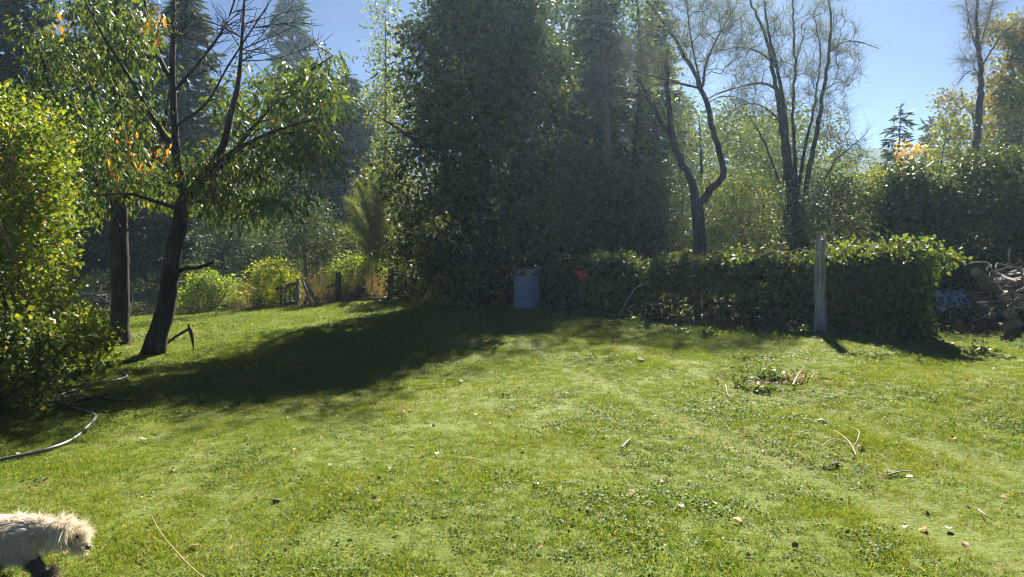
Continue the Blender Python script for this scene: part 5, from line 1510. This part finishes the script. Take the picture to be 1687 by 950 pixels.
def build_grass():
    g = np.random.default_rng(191)
    protos = [tuft_mesh('tuft_a', 34, .025, .0036, .045, g, M['grass'], .65), tuft_mesh('tuft_b', 34, .020, .004, .05, g, M['grass'], .8),
              clover_mesh('clover_a', 34, .010, .05, g, M['clover']), clover_mesh('clover_b', 26, .013, .05, g, M['clover']),
              tuft_mesh('tuft_dry', 16, .028, .004, .045, g, M['strawgrass'], 1.0), tuft_mesh('tuft_tall', 20, .042, .004, .04, g, M['grass'], .45, 3)]
    pobj = [bpy.data.objects.new('grass_source_' + m.name, m) for m in protos]
    pts = []; kinds = []; scl = []
    for y0, y1, dens, sc in [(2.6, 5, 950, .95), (5, 7, 800, 1.0), (7, 10, 560, 1.15), (10, 14, 330, 1.45), (14, 19, 190, 1.9), (19, 26, 110, 2.4)]:
        half0 = .70 * y1 + 1.4
        n = int((y1 - y0) * 2 * half0 * dens)
        x = g.uniform(-half0, half0, n); y = g.uniform(y0, y1, n)
        keep = np.abs(x) < .70 * y + 1.4
        w = wildness(x, y) + .6 * vnoise(x, y, .7, 9)
        keep &= w < .55 + .3 * g.random(n)
        thin = vnoise(x, y, .8, 21) + .5 * vnoise(x, y, .25, 22)
        keep &= g.random(n) < np.clip(1.25 - 1.6 * np.clip(thin - .22, 0, 1) * 2, .25, 1)
        b = G_SOIL
        keep &= (((x - b[0]) / .42) ** 2 + ((y - b[1]) / .28) ** 2) > g.random(n) * 1.3 - .12
        x, y = x[keep], y[keep]; n = len(x)
        cl = vnoise(x, y, 1.1, 11) + .5 * vnoise(x, y, .4, 12)
        dr = vnoise(x, y, 1.6, 13) + .6 * vnoise(x, y, .5, 14)
        r_ = g.random(n)
        tk = sum(np.exp(-((x - (.2 + off + (11 - y) * .33)) / .22) ** 2) for off in (0.0, 1.5)) * (y < 12)
        pc = np.clip(.10 + .45 * cl - .1 * tk, .01, .4); pd = np.clip(.13 + .4 * dr + .25 * tk, .03, .5)
        k = np.where(r_ < pc, np.where(g.random(n) < .5, 2, 3), np.where(r_ < pc + pd, 4, np.where(g.random(n) < .5, 0, 1)))
        tall = vnoise(x, y, .45, 15) > .44 
        k = np.where(tall & (g.random(n) < .35), 5, k)
        pts.append(np.stack([x, y, gz(x, y)], -1)); kinds.append(k)
        scl.append(sc * np.clip(1 + .28 * g.normal(size=n) + .7 * vnoise(x, y, .5, 18) + .35 * vnoise(x, y, 2.2, 19), .5, 1.8) * (1 - .3 * np.clip(tk, 0, 1)))
    V = np.concatenate(pts); K = np.concatenate(kinds); S = np.concatenate(scl)
    me = bpy.data.meshes.new('grass'); me.vertices.add(len(V)); me.vertices.foreach_set('co', V.astype(np.float32).ravel())
    at = me.attributes.new('kind_id', 'INT', 'POINT'); at.data.foreach_set('value', K.astype(np.int32))
    at = me.attributes.new('scl', 'FLOAT', 'POINT'); at.data.foreach_set('value', S.astype(np.float32))
    rot = np.zeros_like(V); rot[:, 2] = g.random(len(V)) * 6.283; rot[:, :2] = g.normal(size=(len(V), 2)) * .12
    at = me.attributes.new('rot', 'FLOAT_VECTOR', 'POINT'); at.data.foreach_set('vector', rot.astype(np.float32).ravel())
    me.update()
    o = bpy.data.objects.new('grass', me); C.objects.link(o)
    ng = bpy.data.node_groups.new('grass_scatter', 'GeometryNodeTree')
    ng.interface.new_socket('Geometry', in_out='INPUT', socket_type='NodeSocketGeometry'); ng.interface.new_socket('Geometry', in_out='OUTPUT', socket_type='NodeSocketGeometry')
    nd = ng.nodes; lk = ng.links
    gi = nd.new('NodeGroupInput'); go = nd.new('NodeGroupOutput'); jn = nd.new('GeometryNodeJoinGeometry')
    def named(nm, ty):
        a = nd.new('GeometryNodeInputNamedAttribute'); a.data_type = ty; a.inputs['Name'].default_value = nm; return a.outputs['Attribute']
    kk = named('kind_id', 'INT'); ss = named('scl', 'FLOAT'); rr = named('rot', 'FLOAT_VECTOR')
    e2r = nd.new('FunctionNodeEulerToRotation'); lk.new(rr, e2r.inputs[0])
    for i, po in enumerate(pobj):
        oi = nd.new('GeometryNodeObjectInfo'); oi.inputs['Object'].default_value = po; oi.inputs['As Instance'].default_value = True
        cp = nd.new('FunctionNodeCompare'); cp.data_type = 'INT'; cp.operation = 'EQUAL'
        ins = [s_ for s_ in cp.inputs if s_.type == 'INT']; lk.new(kk, ins[0]); ins[1].default_value = i
        ip = nd.new('GeometryNodeInstanceOnPoints'); lk.new(gi.outputs[0], ip.inputs['Points']); lk.new(cp.outputs[0], ip.inputs['Selection'])
        lk.new(oi.outputs['Geometry'], ip.inputs['Instance']); lk.new(e2r.outputs[0], ip.inputs['Rotation']); lk.new(ss, ip.inputs['Scale'])
        lk.new(ip.outputs[0], jn.inputs[0])
    lk.new(jn.outputs[0], go.inputs[0])
    md = o.modifiers.new('scatter', 'NODES'); md.node_group = ng
    tag(o, 'short green grass and clover of the lawn', 'grass', kind='stuff')
    print('grass points', len(V))
build_grass()

def litter():
    g = np.random.default_rng(201); n = 3000
    y = 2.8 + 17 * g.random(n) ** 1.3; x = g.uniform(-1, 1, n) * (.7 * y + 1)
    k = g.random(n) < np.clip(.5 + 1.6 * vnoise(x, y, 1.3, 31), .05, 1); x, y = x[k], y[k]; n = len(x)
    pos = np.stack([x, y, gz(x, y) + .018], -1)
    a = Acc(); leaves(a, pos, g.normal(size=(n, 3)) * np.array([1, 1, .3]), .025, .016, g, up=.6, fold=.4, sizevar=.5)
    m = 420; x = G_SOIL[0] + g.normal(size=m) * .42; y = G_SOIL[1] + g.normal(size=m) * .26
    leaves(a, np.stack([x, y, gz(x, y) + .02], -1), g.normal(size=(m, 3)) * np.array([1, 1, .4]), .045, .014, g, up=.6, fold=.4, sizevar=.5)
    # dead leaves gathered along the fence and under the trees
    m = 5000; x = g.uniform(-8, 9, m); y = np.interp(x, EDGE_X, EDGE_Y) + g.normal(size=m) * .9 + .8
    pos = np.stack([x, y, gz(x, y) + .02], -1); leaves(a, pos, g.normal(size=(m, 3)) * np.array([1, 1, .3]), .07, .045, g, up=.6, fold=.3)
    o = a.build('leaf_litter', M['litter']); tag(o, 'small dead leaves and crumbs strewn over the lawn and fence foot', 'leaf litter', kind='stuff')
litter()

def fringe():
    """rough ground cover under the trees beyond the lawn"""
    g = np.random.default_rng(202); n = 1900
    x = g.uniform(-16, 13, n); y = np.interp(x, EDGE_X, EDGE_Y) + g.random(n) ** 1.5 * 9 + .4
    c = np.stack([x, y, gz(x, y) + .12], -1)
    pos, d = cloud(g, c, .25, 24); pos[:, 2] = np.maximum(pos[:, 2], gz(pos[:, 0], pos[:, 1]) + .01)
    a = Acc(); leaves(a, pos, d, .08, .05, g, up=.5); o = a.build('ground_cover', M['broad_dark']); tag(o, 'rough leafy ground cover under the trees beyond the lawn', 'ground cover', kind='stuff')
fringe()

def far_wood():
    g = np.random.default_rng(203); a = Acc(); c = []
    for _ in range(1150):
        x = g.uniform(-75, 70); y = g.uniform(66, 90); top = 7.5 + 3.5 * vnoise(x, 0, 7, 40) + 3 * vnoise(x, 0, 2.5, 41) - (1.0 if x > 20 else 0) - (2.5 if 33 < x < 40 else 0) + (4 if x < -15 else 0)
        c.append((x, y, gz(x, y) + g.random() * top))
    pos, d = cloud(g, np.array(c), 1.7, 60)
    leaves(a, pos, d, .5, .32, g, up=.35)
    o = a.build('distant_wood', M['broad_green']); tag(o, 'far off wood closing the view behind the trees', 'wood', kind='stuff')
far_wood()

# ------------------------------------------------------------------ dog
def dog():
    g = np.random.default_rng(211); Y = 3.62
    gp = float(gz(-2.3, Y))
    root_loc = np.array([-2.45, Y, gp])
    t = thing('dog', 'shaggy cream dog walking in from the lower left corner', 'dog', root_loc)
    D = lambda px, py, dy=0.0: P(px, py, Y + dy)
    def gr(px, dy, lift=0.0):
        p = P(px, 940, Y + dy); return np.array([p[0], Y + dy, float(gz(p[0], Y + dy)) + .022 + lift])
    verts = []; edges = []; rad = []
    def v(p, r_, parent=None):
        verts.append(tuple(np.asarray(p) - root_loc)); rad.append(r_); i = len(verts) - 1
        if parent is not None: edges.append((parent, i))
        return i
    pel = v(D(-165, 872), .072)
    mid = v(D(-85, 872), .074, pel)
    che = v(D(-5, 874), .080, mid)
    sho = v(D(38, 873), .074, che)
    nk = v(D(72, 874), .064, sho)
    hd = v(D(104, 878), .066, nk)
    br = v(D(122, 886), .050, hd)
    mz = v(D(136, 898), .034, br)
    v(D(142, 902), .024, mz)
    tl = v(D(-205, 850), .03, pel); v(D(-225, 820), .018, tl)
    for dy, fx in ((-.062, 88), (.062, -2)):        # front legs: near one reaching forward, far one trailing
        e = v(D(40 if fx > 50 else 25, 905, dy), .045, sho)
        k = v(np.array([P(52 if fx > 50 else 14, 925, Y + dy)[0], Y + dy, gp + .13]), .030, e)
        w = v(gr(68 if fx > 50 else 2, dy, .045), .023, k)
        v(gr(fx, dy, .005), .026, w)
    for dy, off in ((-.06, 20), (.06, -30)):
        kn = v(D(-150 + off, 905, dy), .05, pel)
        hk = v(np.array([P(-178 + off, 925, Y + dy)[0], Y + dy, gp + .12]), .028, kn)
        an_ = v(gr(-170 + off, dy, .03), .023, hk)
        v(gr(-148 + off, dy, .005), .025, an_)
    me = bpy.data.meshes.new('dog_body'); me.from_pydata(verts, edges, [])
    tmp = bpy.data.objects.new('dog_tmp', me); C.objects.link(tmp)
    sk = tmp.modifiers.new('skin', 'SKIN'); sk.use_smooth_shade = True
    for i, sv in enumerate(me.skin_vertices[0].data):
        sv.radius = (rad[i], rad[i]); sv.use_root = (i == pel)
    sb = tmp.modifiers.new('sub', 'SUBSURF'); sb.levels = 2; sb.render_levels = 2
    bpy.context.view_layer.update()
    ev = tmp.evaluated_get(bpy.context.evaluated_depsgraph_get())
    body = bpy.data.meshes.new_from_object(ev)
    C.objects.unlink(tmp); bpy.data.objects.remove(tmp)
    skin = solid_mat('dog_skin_wool', [(.3, (.42, .35, .27)), (.7, (.56, .49, .39))], 20, bump=.4)
    body.materials.clear(); body.materials.append(skin)
    body.materials.append(solid_mat('shade_toned_leg_wool', [(.3, (.08, .065, .05)), (.7, (.18, .15, .12))], 20, bump=.4))
    for p in body.polygons:
        p.use_smooth = True; p.material_index = 1 if p.center.z < .125 else 0  # lower legs take a darker wool: shade painted into the colour
    bo = bpy.data.objects.new('body', body); C.objects.link(bo); bo.parent = t
    # fur
    body.calc_loop_triangles()
    co = np.zeros(len(body.vertices) * 3); body.vertices.foreach_get('co', co); co = co.reshape(-1, 3)
    tri = np.zeros(len(body.loop_triangles) * 3, np.int32); body.loop_triangles.foreach_get('vertices', tri); tri = tri.reshape(-1, 3)
    A, B, Cc = co[tri[:, 0]], co[tri[:, 1]], co[tri[:, 2]]
    nr = np.cross(B - A, Cc - A); ar = np.linalg.norm(nr, axis=1) / 2; nr = unit(nr)
    n = 42000
    idx = g.choice(len(tri), n, p=ar / ar.sum())
    u = np.sqrt(g.random(n)); w = g.random(n)
    pos = A[idx] * (1 - u)[:, None] + B[idx] * (u * (1 - w))[:, None] + Cc[idx] * (u * w)[:, None]
    nm = nr[idx]
    # locks: neighbouring hairs share a direction
    cell = np.floor(pos / .034).astype(int); hsh = _hash(cell[:, 0] * 7 + cell[:, 2] * 131, cell[:, 1], 3)
    hs2 = _hash(cell[:, 0] * 3 + cell[:, 1] * 17, cell[:, 2], 5)
    lock = np.stack([hsh - .5, hs2 - .5, (hsh + hs2) % 1 - .5], -1)
    hx = pos[:, 0] + root_loc[0]
    head = hx > P(92, 880, Y)[0]
    zrel = pos[:, 2]
    flow = np.where(head[:, None], np.array([.25, 0, .15]), np.array([-.55, 0, -.65]))
    flow = np.where((head & (zrel > .19))[:, None], np.array([.55, 0, .35]), flow)
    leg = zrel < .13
    # neighbouring hairs share a lock direction
    d = nm * np.where(leg, .6, .36)[:, None] + flow + lock * .95 + g.normal(size=(n, 3)) * .16
    L = np.where(leg, .024, np.where(head, .046, .056)) * (0.7 + .6 * hs2)
    nose_x = P(137, 900, Y)[0]
    near_nose = hx > nose_x
    L = np.where(near_nose, .014, L)
    fa = Acc(); ribbons(fa, pos[~leg], d[~leg], L[~leg], .0034, g, droop=.6, segs=4, curl=.6, lvar=.2)
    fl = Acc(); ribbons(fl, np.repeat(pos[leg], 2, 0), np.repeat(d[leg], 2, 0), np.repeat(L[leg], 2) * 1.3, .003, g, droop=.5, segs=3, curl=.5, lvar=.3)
    fur = leaf_mat('cream_fur', [(0, (.64, .57, .46)), (.5, (.78, .71, .6)), (1, (.88, .83, .74))], trans=.3, rough=.55, spec=.25, tint=(1, .95, .85))
    fa.build('fur', fur, t, origin=(0, 0, 0))
    lf = fl.build('leg_fur', leaf_mat('shade_toned_leg_fur', [(0, (.10, .08, .06)), (1, (.3, .25, .2))], trans=.2, rough=.6, spec=.2, tint=(1, .95, .85)), t, origin=(0, 0, 0)); lf['label'] = 'leg fur with shade put into its dark colour'  # dark tone stands in for shade on the legs
    blk = solid_mat('dog_nose', [(0, (.012, .011, .011)), (1, (.02, .018, .018))], 10, rough=.3, bump=.2)
    def blob(name, c, r_, mat):
        bm = bmesh.new(); bmesh.ops.create_icosphere(bm, subdivisions=2, radius=1)
        for q in bm.verts: q.co = (q.co.x * r_[0], q.co.y * r_[1], q.co.z * r_[2])
        m2 = bpy.data.meshes.new(name); bm.to_mesh(m2); bm.free(); m2.materials.append(mat)
        for p in m2.polygons: p.use_smooth = True
        o = bpy.data.objects.new(name, m2); C.objects.link(o); o.parent = t; o.location = np.asarray(c) - root_loc
    blob('nose', D(144, 901), (.016, .018, .013), blk)
    for dy in (-.042, .042): blob('eye', D(128, 884, dy), (.009, .007, .009), blk)
    for dy in (-.07, .07):
        ea = Acc(); c = D(99, 868, dy)
        e0 = np.repeat((c - root_loc)[None], 500, 0) + g.normal(size=(500, 3)) * np.array([.018, .008, .008])
        ribbons(ea, e0, np.array([-.1, np.sign(dy) * .5, -1.0]) + g.normal(size=(500, 3)) * .22, .075, .006, g, droop=.3, segs=3, curl=.3)
        ea.build('ear', fur, t, origin=(0, 0, 0))
dog()

# ------------------------------------------------------------------ haze in the air
def haze():
    a = Acc(); box(a, (0, 285, 7), (1320, 710, 56))
    m, nt, out = new_mat('thin_haze')
    pv = N(nt, 'VolumePrincipled'); pv.inputs['Color'].default_value = (.5, .74, 1, 1); pv.inputs['Density'].default_value = .00066; pv.inputs['Anisotropy'].default_value = .6
    nt.links.new(pv.outputs[0], out.inputs['Volume'])
    o = a.build('haze', m); tag(o, 'thin pale haze in the air of the whole valley', 'haze', kind='stuff')
haze()
for o in bpy.data.objects:
    if '_o' in o: del o['_o']
